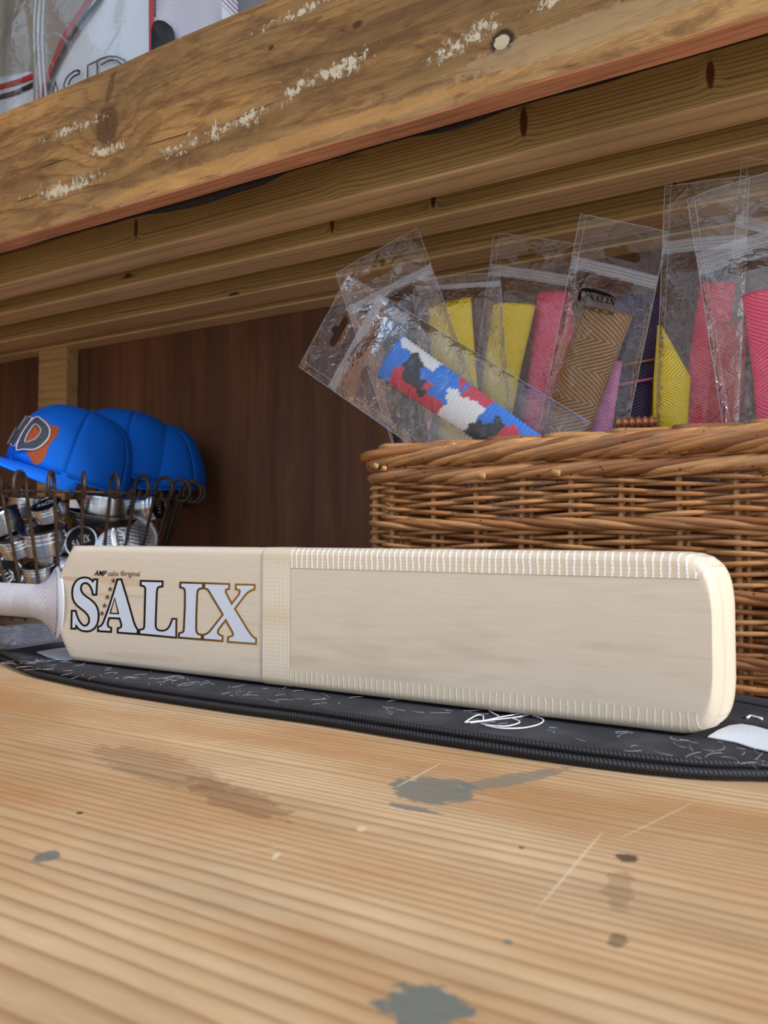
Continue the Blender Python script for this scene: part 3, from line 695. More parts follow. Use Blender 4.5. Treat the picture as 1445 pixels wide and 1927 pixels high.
rows = [.1815-.0042*k for k in range(9)]+[.1325-.0043*k for k in range(11)]+[.0735-.0044*k for k in range(10)]+[.0215-.0043*k for k in range(4)]
variants = []
def weaver_path(pl, pc, pr, z, rnd, amp=.0048, fl=.0):
    P = []; R = []; tz = rnd.uniform(-.0007, .0007); rr = rnd.uniform(.0021, .0027); N = 12
    for k in range(N+1):
        q = -1.17+2.34*k/N; p = pc+(q*(pr-pc) if q > 0 else q*(pc-pl))
        o = amp*cos(pi*q) if abs(q) < 1 else -amp
        x, y = per(p, o); P.append((x, y, z+tz*q*2+.0010*sin(q*1.5)*(1 if tz > 0 else -1))); R.append(rr*(1-.72*min(1, abs(q)/1.17)**1.7))
    return P, R
stuff = MB()
for j, z in enumerate(rows):
    for i in range(1, len(STK)-1):
        if (i+j) % 2: continue
        P, R = weaver_path(STK[i-1], STK[i], STK[i+1], z+rb.uniform(-.0004, .0004), rb)
        if STK[i] < .40: MB().tube(P, R, 7, up=(0, 0, 1)).build('weaver', M_rod, bk, True)
        else: stuff.tube(P, R, 5, up=(0, 0, 1))
for z0 in (.1405, .081, .029):
    for i in range(1, len(STK)-2):
        a, b, c_ = STK[i-1]+.012, STK[i]+.010, STK[min(i+2, len(STK)-1)]
        P = []; R = []; rr = rb.uniform(.0031, .0038)
        for k in range(15):
            q = k/14; p = a+(c_+.006-a)*q
            P.append((*per(p, -.0035+.0105*sin(pi*min(1, q*1.02))**.6), z0+.0052-.0120*q+rb.uniform(-.0003, .0003))); R.append(rr*(.55+.45*sin(pi*min(1, .12+q*.88))))
        MB().tube(P, R, 8, up=(0, 0, 1)).build('waling_rod', M_rod, bk, True)
# two layers of border: slanting rods one over the next
def slant(p0, L, z0, z1, o0, o1, r, nm, endin=-.006, N=14):
    P = []; R = []
    for k in range(N+1):
        q = k/N; o = o0+(o1-o0)*sin(pi*min(1, q*1.15)*.5); z = z0+(z1-z0)*(q**.85)
        if q > .82: o += (endin-o1)*((q-.82)/.18)**1.2; z -= .001*((q-.82)/.18)
        if q < .15: o -= .006*(1-q/.15)
        P.append((*per(p0+L*q, o), z)); R.append(r*(.62+.38*sin(pi*min(1, .18+q*.8))))
    return P, R
k = 0; p = -.058
while p < .545:
    P, R = slant(p, .120, .1985+rb.uniform(-.001, .001), .2175+rb.uniform(-.0012, .0016), .0060, .0085, rb.uniform(.0044, .0054), 'b', -.008)
    if p < .42: MB().tube(P, R, 8).build('border_rod', M_rod, bk, True)
    else: stuff.tube(P, R, 6)
    p += .0235
p = -.062
while p < .545:
    P, R = slant(p, .100, .1830+rb.uniform(-.001, .001), .1945+rb.uniform(-.001, .001), .0050, .0045, rb.uniform(.0040, .0050), 'b', -.003)
    if p < .42: MB().tube(P, R, 8).build('border_rod', M_rod, bk, True)
    else: stuff.tube(P, R, 6)
    p += .0300
for z, r, dz in ((.1965, .0021, .001), (.1985, .0018, -.001), (.1848, .0022, .0008)):
    P = [(*per(-.062+.62*q/60, .0030+.0022*sin(q*1.3+z*900)), z+dz*sin(q*.9)+.0006*noise.noise(Vector((q*.7, z*99, 0)))) for q in range(61)]
    MB().tube(P, r, 6).build('binding_rod', M_rod, bk, True)
p = -.02
while p < .42:
    P = [(*per(p+.078*q, -.0035-.002*q), .2200+rb.uniform(-.0004, .0004)-.0035*q) for q in [j/8 for j in range(9)]]
    MB().tube(P, [.0034, .0042, .0044, .0044, .0043, .0041, .0037, .0030, .0022], 8, up=(0, 0, 1)).build('border_rod', M_rod, bk, True)
    p += rb.uniform(.044, .060)
# the corner rod ends that stick out at the left of the rim
MB().tube(smooth_path([(*per(-.075, .012), .2070), (*per(-.045, .013), .2085), (*per(-.020, .012), .2100), (*per(.02, .008), .2135), (*per(.07, .004), .2165)], 5), .0055, 9).build('border_rod', M_rod, bk, True)
MB().tube([(*per(-.015, .004), .2005), (*per(-.012, .012), .1995)], .0034, 8).build('rod_end', M_stake, bk, True)
MB().tube([(*per(-.007, .004), .1975), (*per(-.004, .012), .1965)], .0030, 8).build('rod_end', M_stake, bk, True)
for px_ in (.085, .155):
    MB().tube([(*per(px_, .002), .189), (*per(px_+.016, .0085), .1845)], .0036, 8).build('rod_end', M_stake, bk, True)
# sides and back, seen only from elsewhere
for z in [.008+.0086*k for k in range(21)]:
    for sgn, x in ((-1, BX0), (1, BX1)):
        stuff.tube([(x+.003*sgn*cos(pi*k+z*365), BY0+BR+(BY1-BY0-BR)*k/6, z) for k in range(7)], .0040, 5)
    stuff.tube([(BX0+(BX1-BX0)*k/14, BY1+.003*cos(pi*k+z*365), z) for k in range(15)], .0040, 5)
for x in (BX0, BX1): stuff.tube([(x, BY0+.01, .205), (x, BY1, .208)], .011, 8)
stuff.tube([(BX0, BY1, .208), (BX1, BY1, .208)], .011, 8)
props(stuff.build('side_weave', M_rod, bk, True), kind='stuff')
MB().box(BX0+.004, BX1-.004, BY0+.005, BY1-.004, .002, .010).build('base', M_stake, bk)

# ------------------------------------------------------------------ bat grips in clear hanging bags, standing in the basket
M_film = film('clear_bag_film', .02, 26, .35, gain=.95)
M_zip = film('bag_zip_strip', .26, 60, .2, gain=1.3, rough=.14)
M_weld = plain('bag_edge', C(190, 196, 206), .3)
def bag(label, TL, TR, BL, yt, yb, zipv=.20, hole=(.5, .5), hw=.21, flapfold=0.0, seed=0, thick=.010, zipw=.012):
    """a flat bag: corners in photo pixels on a plane that leans from depth yt (header) to yb (foot)"""
    tl, tr, bl = at_y(*TL, yt), at_y(*TR, yt), at_y(*BL, yb)
    ax, ay = tr-tl, bl-tl; W, H = ax.length, ay.length; nn = ax.cross(ay).normalized()
    if nn.y > 0: nn = -nn
    root = thing('grip_bag', label, 'bag', tuple(tl+ax*.5+ay), 'clear bags of bat grips standing in the wicker basket')
    def crink(u, v, k):
        q = Vector((u*W*24+seed*7.3, v*H*18+seed*3.1, k)); a = noise.noise(q); b = noise.noise(q*2.3)
        return .0042*(abs(a)-.25)+.0010*b+flapfold*sin(u*pi*1.2+.4)*max(0, 1-v*3)
    def pt(u, v, side):
        e = max(0, sin(pi*min(1, max(0, u))))**.6; f = min(1, max(0, (v-zipv)/.10)); bulge = thick*e*f
        edge = min(1, min(u, 1-u)/.06)
        return tl+ax*u+ay*v+nn*(bulge*side+crink(u, v, side*1.7 if edge > .3 else 0)*(.35+.65*edge))
    mb = MB(); nu, nv = 22, 34
    for side in (1, -1): mb.grid(lambda a, b: pt(a, zipv+(1-zipv)*b, side), nu, nv)
    mb.build('film', M_film, root, True)
    # header with its hanging hole
    hh = zipv; hu, hv = hole[0], hole[1]*hh; a = hw; b = .0045/H; HO = []
    for k in range(9): q = -pi/2+pi*k/8; HO.append((hu+a-b*H/W+b*H/W*cos(q), hv+b*sin(q)))
    bump_ = [(hu+.030, hv+b), (hu+.024, hv+b*1.6)]
    HO2 = [(hu+(b*H/W)*1.1*cos(q), hv-b+b*1.1*sin(q)) for q in [0-pi*k/6 for k in range(7)]]
    L_ = [(hu-a+b*H/W+b*H/W*cos(pi/2+pi*k/8), hv+b*sin(pi/2+pi*k/8)) for k in range(9)]
    HO = HO+L_+[q for q in HO2[::-1]]
    sx, sy = W, H
    V2, F2 = patch([(0, 0), (sx*.25, 0), (sx*.5, 0), (sx*.75, 0), (sx, 0), (sx, hh*sy*.5), (sx, hh*sy), (sx*.75, hh*sy), (sx*.5, hh*sy), (sx*.25, hh*sy), (0, hh*sy), (0, hh*sy*.5)], [[(u*sx, v*sy) for u, v in HO]], .0065, seed)
    V = [tl+ax*(x/sx)+ay*(y/sy)+nn*crink(x/sx, y/sy, 0)*(.9) for x, y in V2]
    mk('header', V, F2, M_film, root, True)
    # zip: a milky band with raised ridges
    mb = MB(); mb.grid(lambda a_, b_: tl+ax*(.0+1.0*a_)+ay*(zipv-zipw/H*.5+zipw/H*b_)+nn*(crink(a_, zipv, 0)*.9+.0008), 20, 3)
    for k in (-.30, -.05, .22):
        P = [tl+ax*q+ay*(zipv+k*zipw/H)+nn*(crink(q, zipv, 0)*.9+.0012) for q in [j/20 for j in range(21)]]
        mb.tube(P, .0008, 6)
    mb.build('zip_strip', M_zip, root, True)
    # welded edges
    mb = MB()
    for line in ([(0, q/20) for q in range(21)], [(1, q/20) for q in range(21)], [(q/12, 0) for q in range(13)]):
        mb.tube([tl+ax*u+ay*v+nn*(crink(u, v, 0)*.35 if u in (0, 1) else crink(u, v, 0)*.9) for u, v in line], .00022, 4)
    for u in (.075,): mb.tube([tl+ax*u+ay*(q/20)+nn*(crink(u, q/20, 1.7)*.9+.0012) for q in range(0, 21)], .00016, 4)
    mb.build('edge_weld', M_weld, root, True)
    return root, tl, ax, ay, nn, W, H, pt, (TL, TR, BL)
def uv_of(corners, px, py):
    TL, TR, BL = corners; a, b = TR[0]-TL[0], TR[1]-TL[1]; c, d = BL[0]-TL[0], BL[1]-TL[1]; x, y = px-TL[0], py-TL[1]
    D = a*d-b*c; return (x*d-y*c)/D, (a*y-b*x)/D
def grip_tube(label, path, Y, m, flat=.30, rings=None, col=None, n=40, group='bat grips in the clear bags', yb=None, lipm=None):
    """a flattened tapering tube; path = [(px, py, width px), ...] at depth Y"""
    yb = Y if yb is None else yb; N = len(path); P = []
    for i, (px, py, wp) in enumerate(path):
        yy = Y+(yb-Y)*i/(N-1); c = at_y(px, py, yy); P.append((c, wp*(c-CAMP).dot(FV)/F_PX/2))
    root = thing('bat_grip', label, 'grip', tuple(P[-1][0]), group)
    ax = (P[-1][0]-P[0][0]).normalized(); wd = ax.cross(Vector((0, 1, 0))).normalized(); dp = wd.cross(ax).normalized()
    tot = sum((P[i+1][0]-P[i][0]).length for i in range(N-1)); ns = int(tot/.0011) if rings else 48
    def at(s_):
        d = s_*tot
        for i in range(N-1):
            L = (P[i+1][0]-P[i][0]).length
            if d <= L or i == N-2:
                q = d/L; return P[i][0].lerp(P[i+1][0], q), P[i][1]+(P[i+1][1]-P[i][1])*q
            d -= L
    V = []; U = []; CC = []; n1 = n+1
    for j in range(ns+1):
        c, r = at(j/ns); L = j/ns*tot
        for k in range(n1):
            a = 2*pi*k/n; rr = r
            if rings:
                q = L/rings; lw = .5+.5*cos(2*pi*q); kn = .5+.5*cos(a*n/4*1.0+(pi if int(q+.5) % 2 else 0))
                rr = r-.0011+.0008*lw+.0007*lw*kn
            ca, sa = cos(a), sin(a); hd = max(.0012, rr*flat)
            V.append(c+wd*(rr*ca)+dp*(hd*sa)); U.append((r*(a if a < pi else a-2*pi)*.8, L))
            if col: CC.append(col(c+wd*(r*ca)+dp*(hd*sa), -sa if dp.y > 0 else sa))
    F = [(j*n1+k, j*n1+k+1, (j+1)*n1+k+1, (j+1)*n1+k) for j in range(ns) for k in range(n)]
    # rolled lip at the open top and the dark inside
    mk('sleeve', V, F, m, root, True, U, col=CC or None)
    c, r = at(0); mb = MB()
    ringp = [c+wd*(r*.985*cos(2*pi*k/28))+dp*(max(.0012, r*flat)*.98*sin(2*pi*k/28)) for k in range(28)]
    mb.tube(ringp, .0009, 6, True)
    inn = [[(q-c)*.9+c+ax*d for q in ringp] for d in (0, .05)]
    mb.add(inn[0]+inn[1], [(k, (k+1) % 28, 28+(k+1) % 28, 28+k) for k in range(28)])
    mb.build('lip', m if not col else lipm, root, True)
    return root
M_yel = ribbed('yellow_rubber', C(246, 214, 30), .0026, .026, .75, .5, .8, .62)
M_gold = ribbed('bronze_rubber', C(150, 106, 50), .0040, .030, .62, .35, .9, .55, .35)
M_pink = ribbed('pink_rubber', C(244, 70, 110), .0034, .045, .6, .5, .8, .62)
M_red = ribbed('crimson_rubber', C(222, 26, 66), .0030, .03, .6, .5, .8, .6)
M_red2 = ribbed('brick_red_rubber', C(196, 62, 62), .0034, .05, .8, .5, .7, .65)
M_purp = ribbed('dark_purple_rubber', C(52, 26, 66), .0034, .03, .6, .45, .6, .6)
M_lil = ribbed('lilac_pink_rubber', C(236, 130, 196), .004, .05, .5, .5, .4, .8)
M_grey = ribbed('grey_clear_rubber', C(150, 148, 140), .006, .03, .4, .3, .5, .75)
M_blue_rub = plain('blue_rubber', C(40, 112, 206), .45)
t = NT('camouflage_rubber'); a = t.n('VertexColor', layer_name='tint'); t.base(a.outputs[0]); t.rough(.45); M_camo = t.m
SEED = [(C(32, 116, 214), [(737,677),(760,664),(748,655),(804,706),(826,706),(846,706),(833,744),(858,721),(877,731),(922,776),(916,791),(951,788),(979,801),(814,737),(812,718),(940,772),(730,700),(835,722)]),
        (C(226, 226, 226), [(769,648),(788,655),(800,668),(812,682),(846,737),(852,752),(862,758),(846,776),(858,801),(890,760),(884,776),(868,790),(850,790),(902,766)]),
        (C(34, 38, 44), [(782,674),(780,690),(777,700),(790,722),(794,735),(769,712),(916,801),(938,795),(890,811),(905,806),(930,806)]),
        (C(196, 44, 66), [(744,706),(757,728),(776,744),(801,750),(806,728),(788,756),(868,722),(893,744),(909,757),(967,811),(954,816),(807,765),(815,757),(880,735)])]
def camo(p, sa):
    if sa < -.25: return C(32, 116, 214)[:3] if noise.noise(p*40) > 0 else C(196, 44, 66)[:3]
    x, y = to_px(p); x += 7*noise.noise(Vector((x*.09, y*.09, 1))); y += 7*noise.noise(Vector((x*.09, y*.09, 5)))
    best = min(((x-a_)**2+(y-b_)**2, c_) for c_, pts in SEED for a_, b_ in pts); return best[1][:3]
def dark_camo(p, sa):
    v = noise.noise(p*55); return C(24, 28, 32)[:3] if v < .12 else (C(150, 156, 162)[:3] if v > .3 else C(58, 62, 66)[:3])
grip_tube('bright camouflage bat grip with blue, red, white and black patches', [(737, 672, 90), (1035, 877, 74)], .672, M_camo, .34, .0046, camo, 64, lipm=M_blue_rub)
grip_tube('dark grey camouflage bat grip standing behind the bright camouflage one', [(746, 576, 62), (752, 740, 60), (775, 880, 58)], .700, M_camo, .3, .0046, dark_camo, 48, lipm=M_black)
grip_tube('yellow bat grip, the left one of the yellow pair', [(845, 573, 88), (852, 690, 90), (878, 880, 74)], .727, M_yel)
grip_tube('yellow bat grip, the right one of the yellow pair', [(967, 575, 84), (945, 690, 74), (915, 880, 62)], .748, M_yel)
grip_tube('pink bat grip partly behind the bronze grip', [(1044, 552, 66), (1040, 640, 80), (1008, 880, 62)], .768, M_pink)
grip_tube('bronze ribbed bat grip under the printed lettering', [(1143, 586, 98), (1100, 700, 96), (1050, 860, 82)], .703, M_gold)
grip_tube('lilac bat grip low between the bronze grip and the purple one', [(1140, 680, 60), (1112, 860, 62)], .735, M_lil)
pg = grip_tube('dark purple bat grip beside the bronze grip', [(1200, 560, 84), (1188, 700, 84), (1170, 880, 76)], .755, M_purp)
M_stripe = plain('gold_band', C(190, 140, 70), .35, .4)
M_stripe2 = plain('pink_band', C(226, 110, 160), .4)
for (p0, p1, mm) in (((1156, 690), (1233, 676), M_stripe), ((1150, 727), (1230, 712), M_stripe2)):
    P = [at_y(p0[0]+(p1[0]-p0[0])*q/8, p0[1]+(p1[1]-p0[1])*q/8, .755-.0135*sin(pi*(.06+.88*q/8))**.5) for q in range(9)]
    MB().tube(P, .0014, 6).build('band', mm, pg, True)
grip_tube('yellow bat grip cut to a point by its fold, right of the bronze grip', [(1241, 614, 8), (1264, 715, 66), (1258, 860, 60)], .722, M_yel)
grip_tube('crimson bat grip behind the tall clear bag', [(1350, 535, 62), (1330, 680, 64), (1306, 880, 56)], .735, M_red)
grip_tube('brick red bat grip between the crimson and the pink one', [(1376, 610, 56), (1354, 880, 56)], .728, M_red2)
grip_tube('pink bat grip with its open end up at the right edge', [(1450, 548, 96), (1468, 700, 92), (1478, 880, 84)], .680, M_pink)
cg = thing('bat_grip', 'small coppery ringed grip lying along the basket rim', 'grip', tuple(at_y(1195, 795, .70)), 'bat grips in the clear bags')
M_cop = plain('coppery_rubber', C(176, 112, 74), .3, .5)
mb = MB()
P = [at_y(1160+q*1.9, 797-q*.08, .70) for q in range(41)]
mb.tube(P, [.0052+.0012*sin(q*.95) for q in range(41)], 16)
mb.build('sleeve', M_cop, cg, True)
# dark flat things low in the basket that show between the bags
# bags
A = bag('clear bag of the camouflage grip, leaning out over the left end of the basket', (562, 690), (655, 517), (985, 986), .664, .676, .165, (.5, .47), .155, 0, 1, .013)
bag('clear bag leaning right of the leftmost bag, holding the dark grip', (631, 514), (785, 428), (760, 900), .698, .702, .20, (.42, .5), .20, .001, 2, .010)
bag('clear bag of the left yellow grip', (776, 524), (940, 512), (806, 930), .724, .730, .05, (.5, .3), .01, 0, 3, .010, .006)
bag('clear bag of the right yellow grip', (930, 440), (1092, 458), (866, 900), .746, .750, .145, (.48, .55), .16, .003, 4, .010)
Fb = bag('clear printed bag of the bronze grip', (1092, 402), (1256, 436), (1000, 880), .694, .704, .185, (.56, .62), .21, 0, 5, .011)
bag('tall clear bag of the folded yellow grip', (1251, 350), (1410, 331), (1228, 900), .712, .722, .21, (.6, .5), .18, 0, 6, .010)
bag('big clear bag of the pink grip at the right edge', (1293, 376), (1475, 312), (1376, 900), .664, .680, .235, (.72, .62), .19, .002, 7, .013, .020)
bag('clear bag behind all others at the right edge', (1396, 294), (1560, 318), (1340, 900), .745, .750, .2, (.5, .5), .18, 0, 8, .008)
# print on the bronze grip's bag
root, tl, ax, ay, nn, W, H, pt, cor = Fb
M_print = plain('black_bag_print', C(8, 8, 10), .6, spec=.1)
def on_bag(px, py):
    u, v = uv_of(cor, px, py); return tl+ax*u+ay*v+nn*(.0148)
def norm_letters():
    """the five traced letters, normalised to a unit box"""
    out = []; mp = on_face(0); P = [[mp(*q) for q in o] for o, h in LET]
    xs = [q.x for l in P for q in l]; zs = [q.z for l in P for q in l]; x0, x1, z0, z1 = min(xs), max(xs), min(zs), max(zs)
    nz = lambda q: ((q.x-x0)/(x1-x0), (q.z-z0)/(z1-z0))
    for o, h in LET: out.append(([nz(mp(*q)) for q in o], [[nz(mp(*q)) for q in hh] for hh in h]))
    return out
NL = norm_letters()
def salix(name, corners, m, parent, mapper):
    (ax_, ay_), (bx_, by_), (cx_, cy_) = corners
    V, F = poly_mesh(NL, lambda u, v: mapper(ax_+(bx_-ax_)*u+(cx_-ax_)*v, ay_+(by_-ay_)*u+(cy_-ay_)*v))
    return mk(name, V, F, m, parent)
salix('lettering', [(1119.5, 566), (1167, 573), (1122, 555)], M_print, root, on_bag)
text_on('lettering', 'CRICKET BAT GRIP', [(1104, 582), (1165.5, 592), (1106, 575)], M_print, root, on_bag, 0, .02)
sw = [(1098,568),(1096,562),(1099,553),(1104,545),(1116,544),(1135,547),(1156,553),(1171,561),(1150,558),(1128,553),(1114,551),(1113,555),(1109,550),(1104,551),(1103,558),(1104,563),(1101,568)]
V, F = poly_mesh([(sw, [])], on_bag); mk('bat_emblem', V, F, M_print, root)

# ------------------------------------------------------------------ the round wire basket
M_wire = plain('rusty_brown_wire', C(72, 60, 50), .5, .6, var=.35, scale=160, bump=.4, bscale=400)
WC = Vector((-.930, .757, 0)); RB, RT, ZT = .108, .158, .188
wb = thing('wire_basket', 'round rusty wire basket with curled rim full of tins and blue caps', 'basket', tuple(WC))
def ring(R, z, n=64): return [(WC.x+R*cos(2*pi*k/n), WC.y+R*sin(2*pi*k/n), z) for k in range(n)]
MB().tube(ring(RT, ZT), .0021, 8, True).build('rim_ring', M_wire, wb, True)
MB().tube(ring(RB+.002, .0175), .0024, 8, True).build('foot_ring', M_wire, wb, True)
mb = MB(); mb.lathe([(RB, .0008), (RB+.002, .002), (RB+.002, .014), (RB, .0155)], 56)
mb.V = [(v[0]+WC.x, v[1]+WC.y, v[2]) for v in mb.V]; mb.build('base_plate', plain('brown_base_board', C(70, 56, 44), .7, var=.2), wb, False)
def wire_local():
    pts = []
    for k in range(13):
        q = k/12; pts.append((RB+(RT-RB)*(q**1.1), 0, .010+(ZT-.010)*q))
    c = (RT+.0180, ZT+.004); r = .0180
    for k in range(1, 23):
        a = pi-2*pi*.86*k/22; rr = r*(1-.012*k)
        pts.append((c[0]+rr*cos(a)*1.0, 0, c[1]+rr*1.08*sin(a)+.003))
    x, _, z = pts[-1]; pts += [(x+.003, 0, z+.004), (x+.006, 0, z+.005)]
    return pts
NW = 28
w0 = MB().tube(wire_local(), [.0024]*14+[.0027]*(len(wire_local())-14), 8).build('wire', M_wire, wb, True, local=True)
for k in range(NW):
    o = w0 if k == 0 else dup(w0, wb)
    o.rotation_euler.z = 2*pi*k/NW+.03
    o.location = (0, 0, 0)

# ------------------------------------------------------------------ tins
M_alu = plain('brushed_aluminium', C(216, 222, 230), .24, 1.0)
M_alu2 = plain('dull_aluminium', C(200, 206, 214), .28, 1.0)
M_lab = plain('black_tin_label', C(12, 12, 14), .4, spec=.2)
M_labtxt = plain('silver_label_print', C(170, 174, 180), .4)
M_gtxt = plain('grey_small_print', C(84, 88, 94), .5)
def tin(label, c, axis, r, h, face='black', roll=0.0):
    """c = middle of the lid's top, axis = outward normal of the lid"""
    ax = Vector(axis).normalized(); c = Vector(c)
    ref = RV if abs(ax.dot(RV)) < .9 else Vector((0, 0, 1))
    y = ax.cross(ref).normalized(); x = y.cross(ax).normalized()
    R = Matrix((x, y, ax)).transposed() @ Matrix.Rotation(roll, 3, 'Z')
    o = thing('tin', label, 'tin', tuple(c-ax*h*.5), 'round aluminium wax tins in the wire basket')
    T = lambda V: [Vector(c)+R @ Vector((v[0], v[1], v[2])) for v in V]
    a = MB().lathe([(r*.90, -h), (r*.955, -h+.0008), (r*.965, -h*.93), (r*.965, -h*.45)], 40, True, False)
    mk('body', T(a.V), a.F, M_alu2, o, True)
    a = MB().lathe([(r*.965, -h*.46), (r*1.0, -h*.46), (r*1.0, -h*.40), (r*.975, -h*.37), (r*.975, -h*.32), (r*1.0, -h*.29), (r*1.0, -h*.22), (r*.975, -h*.19), (r*.975, -h*.13), (r*1.0, -h*.10), (r*1.0, -.0012), (r*.985, 0), (r*.90, 0), (r*.87, -.0010), (0.0001, -.0010)], 40, False, False)
    lid = mk('lid', T(a.V), a.F, M_alu, o, True)
    try: lid.data.set_sharp_from_angle(angle=radians(35))
    except Exception: pass
    mp = lambda u, v: Vector(c)+R @ Vector((u, v, .0002))
    if face == 'black' or face == 'small':
        rr = r*(.86 if face == 'black' else .55)
        a = MB().lathe([(rr, -.0009), (rr, -.0003), (.0001, -.0003)], 36, False, False)
        lb = mk('label', T(a.V), a.F, M_lab, o)
        if face == 'black':
            s_ = r*.55; salix('lettering', [(-s_, -s_*.35), (s_, -s_*.35), (-s_*.9, s_*.40)], M_labtxt, lb, mp)
            V, F = poly_mesh([([(-s_*.2, s_*.62), (s_*.75, s_*.55), (s_*.95, -s_*.1), (s_*.8, s_*.42), (s_*.3, s_*.75)], [])], mp); mk('emblem', V, F, M_labtxt, lb)
    elif face == 'text':
        mb = MB(); rnd = random.Random(int(r*1e6))
        for k in range(7):
            v = r*(.48-.16*k); wv = sqrt(max(0, (r*.72)**2-v*v)); u = -wv
            while u < wv-.002:
                L = min(rnd.uniform(.0015, .004), wv-u); mb.add([mp(u, v), mp(u+L, v), mp(u+L, v+r*.07), mp(u, v+r*.07)], [(0, 1, 2, 3)]); u += L+.0009
        mb.build('small_print', M_gtxt, o)
    return o
tocam = Vector((RV*0.0-FV)); upv = Vector((0, 0, 1))
def ax3(cam_, up_, right_): return -FV*cam_+upv*up_+RV*right_
D = .985
TINS = [
 ('small tin with a black label tilted on top of the big tin', (86, 948), 1.000, ax3(.55, .85, -.18), .0215, .023, 'black', .3),
 ('big flat tin below the small tilted tin', (80, 993), 1.030, ax3(.38, .92, -.05), .0335, .036, 'small', 0),
 ('tin at the left edge with its side showing', (-8, 962), 1.030, ax3(.3, .9, -.25), .030, .034, 'black', 0),
 ('tin with black label lying left of the big tin', (27, 1011), 1.015, ax3(.42, .85, -.10), .0245, .026, 'black', -.2),
 ('tin facing outward at the left edge above the handle', (9, 1082), 1.022, ax3(.95, .15, .22), .0255, .022, 'black', -.8),
 ('tin with black label low under the big tin', (74, 1062), 1.035, ax3(.30, .95, .0), .0245, .024, 'black', 0),
 ('plain tin squeezed between the big tin and the one below', (93, 1036), 1.050, ax3(.2, .98, .05), .0215, .024, 'plain', 0),
 ('tin just above the white handle', (90, 1094), 1.030, ax3(.55, .8, -.08), .0255, .026, 'black', 0),
 ('tin with lettered black label facing outward right of the big tin', (152, 1019), 1.030, ax3(.95, .22, -.05), .0245, .024, 'black', .35),
 ('tin with grey small print facing outward beside the lettered one', (212, 1024), 1.030, ax3(.93, .25, .10), .0225, .024, 'text', 0),
 ('large tin with small print tilted at the right of the pile', (254, 1010), 1.045, ax3(.75, .35, .50), .0345, .030, 'text', 0),
 ('tin on its side high at the right of the pile', (299, 952), 1.070, ax3(.2, .1, .95), .0225, .034, 'black', 0),
 ('tin seen edge on beside the blade shoulder', (108, 1072), 1.045, ax3(.35, .1, -.9), .0270, .026, 'black', 0),
 ('broad plain tin lying on the black dish', (203, 934), 1.055, ax3(.05, .97, .12), .0345, .030, 'plain', 0),
 ('plain tin low behind the lettered tin', (172, 1040), 1.090, ax3(.3, .9, .1), .028, .028, 'plain', 0),
 ('plain tin low behind the small print tin', (245, 1050), 1.085, ax3(.3, .9, .1), .028, .028, 'plain', 0),
 ('tin low at the far left under the handle', (40, 1105), 1.060, ax3(.2, .95, .0), .026, .026, 'plain', 0),
 ('plain tin under the caps at the back', (60, 935), 1.12, ax3(.1, .98, .0), .034, .034, 'plain', 0),
]
for (lab, (px, py), d, axis, r, h, face, roll) in TINS: tin(lab, at_d(px, py, d), axis, r, h, face, roll)
# shallow black dish the broad tin stands in
M_dish = plain('black_tin_dish', C(22, 22, 24), .35)
dc = at_d(196, 966, 1.062); axd = ax3(.10, .98, .16).normalized()
dish = thing('dish', 'shallow black dish with a worn pale rim under the broad tin', 'dish', tuple(dc))
y_ = axd.cross(RV).normalized(); x_ = y_.cross(axd).normalized(); RR = Matrix((x_, y_, axd)).transposed()
def dl(V): return [dc+RR @ Vector(v) for v in V]
a = MB().lathe([(.0001, -.018), (.038, -.018), (.050, -.008), (.052, .0), (.050, .0), (.047, -.007), (.036, -.0155), (.0001, -.0155)], 44, False, False)
mk('bowl', dl(a.V), a.F, M_dish, dish, True)
a = MB().tube([(.0512*cos(2*pi*k/44), .0512*sin(2*pi*k/44), .0003) for k in range(44)], .0009, 6, True)
mk('rim', dl(a.V), a.F, plain('worn_rim', C(140, 132, 116), .45, .5), dish, True)
tg = thing('paper_tag', 'little white paper tag tucked beside the black dish', 'tag', tuple(at_d(139, 950, 1.04)))
a = [at_d(131, 941, 1.035), at_d(142, 940, 1.04), at_d(152, 957, 1.045), at_d(131, 955, 1.035)]
mk('slip', a+[q+Vector((0, .0006, 0)) for q in a], [(0, 1, 2, 3), (7, 6, 5, 4), (0, 4, 5, 1), (1, 5, 6, 2), (2, 6, 7, 3), (3, 7, 4, 0)], plain('white_paper', C(225, 226, 230), .7), tg)

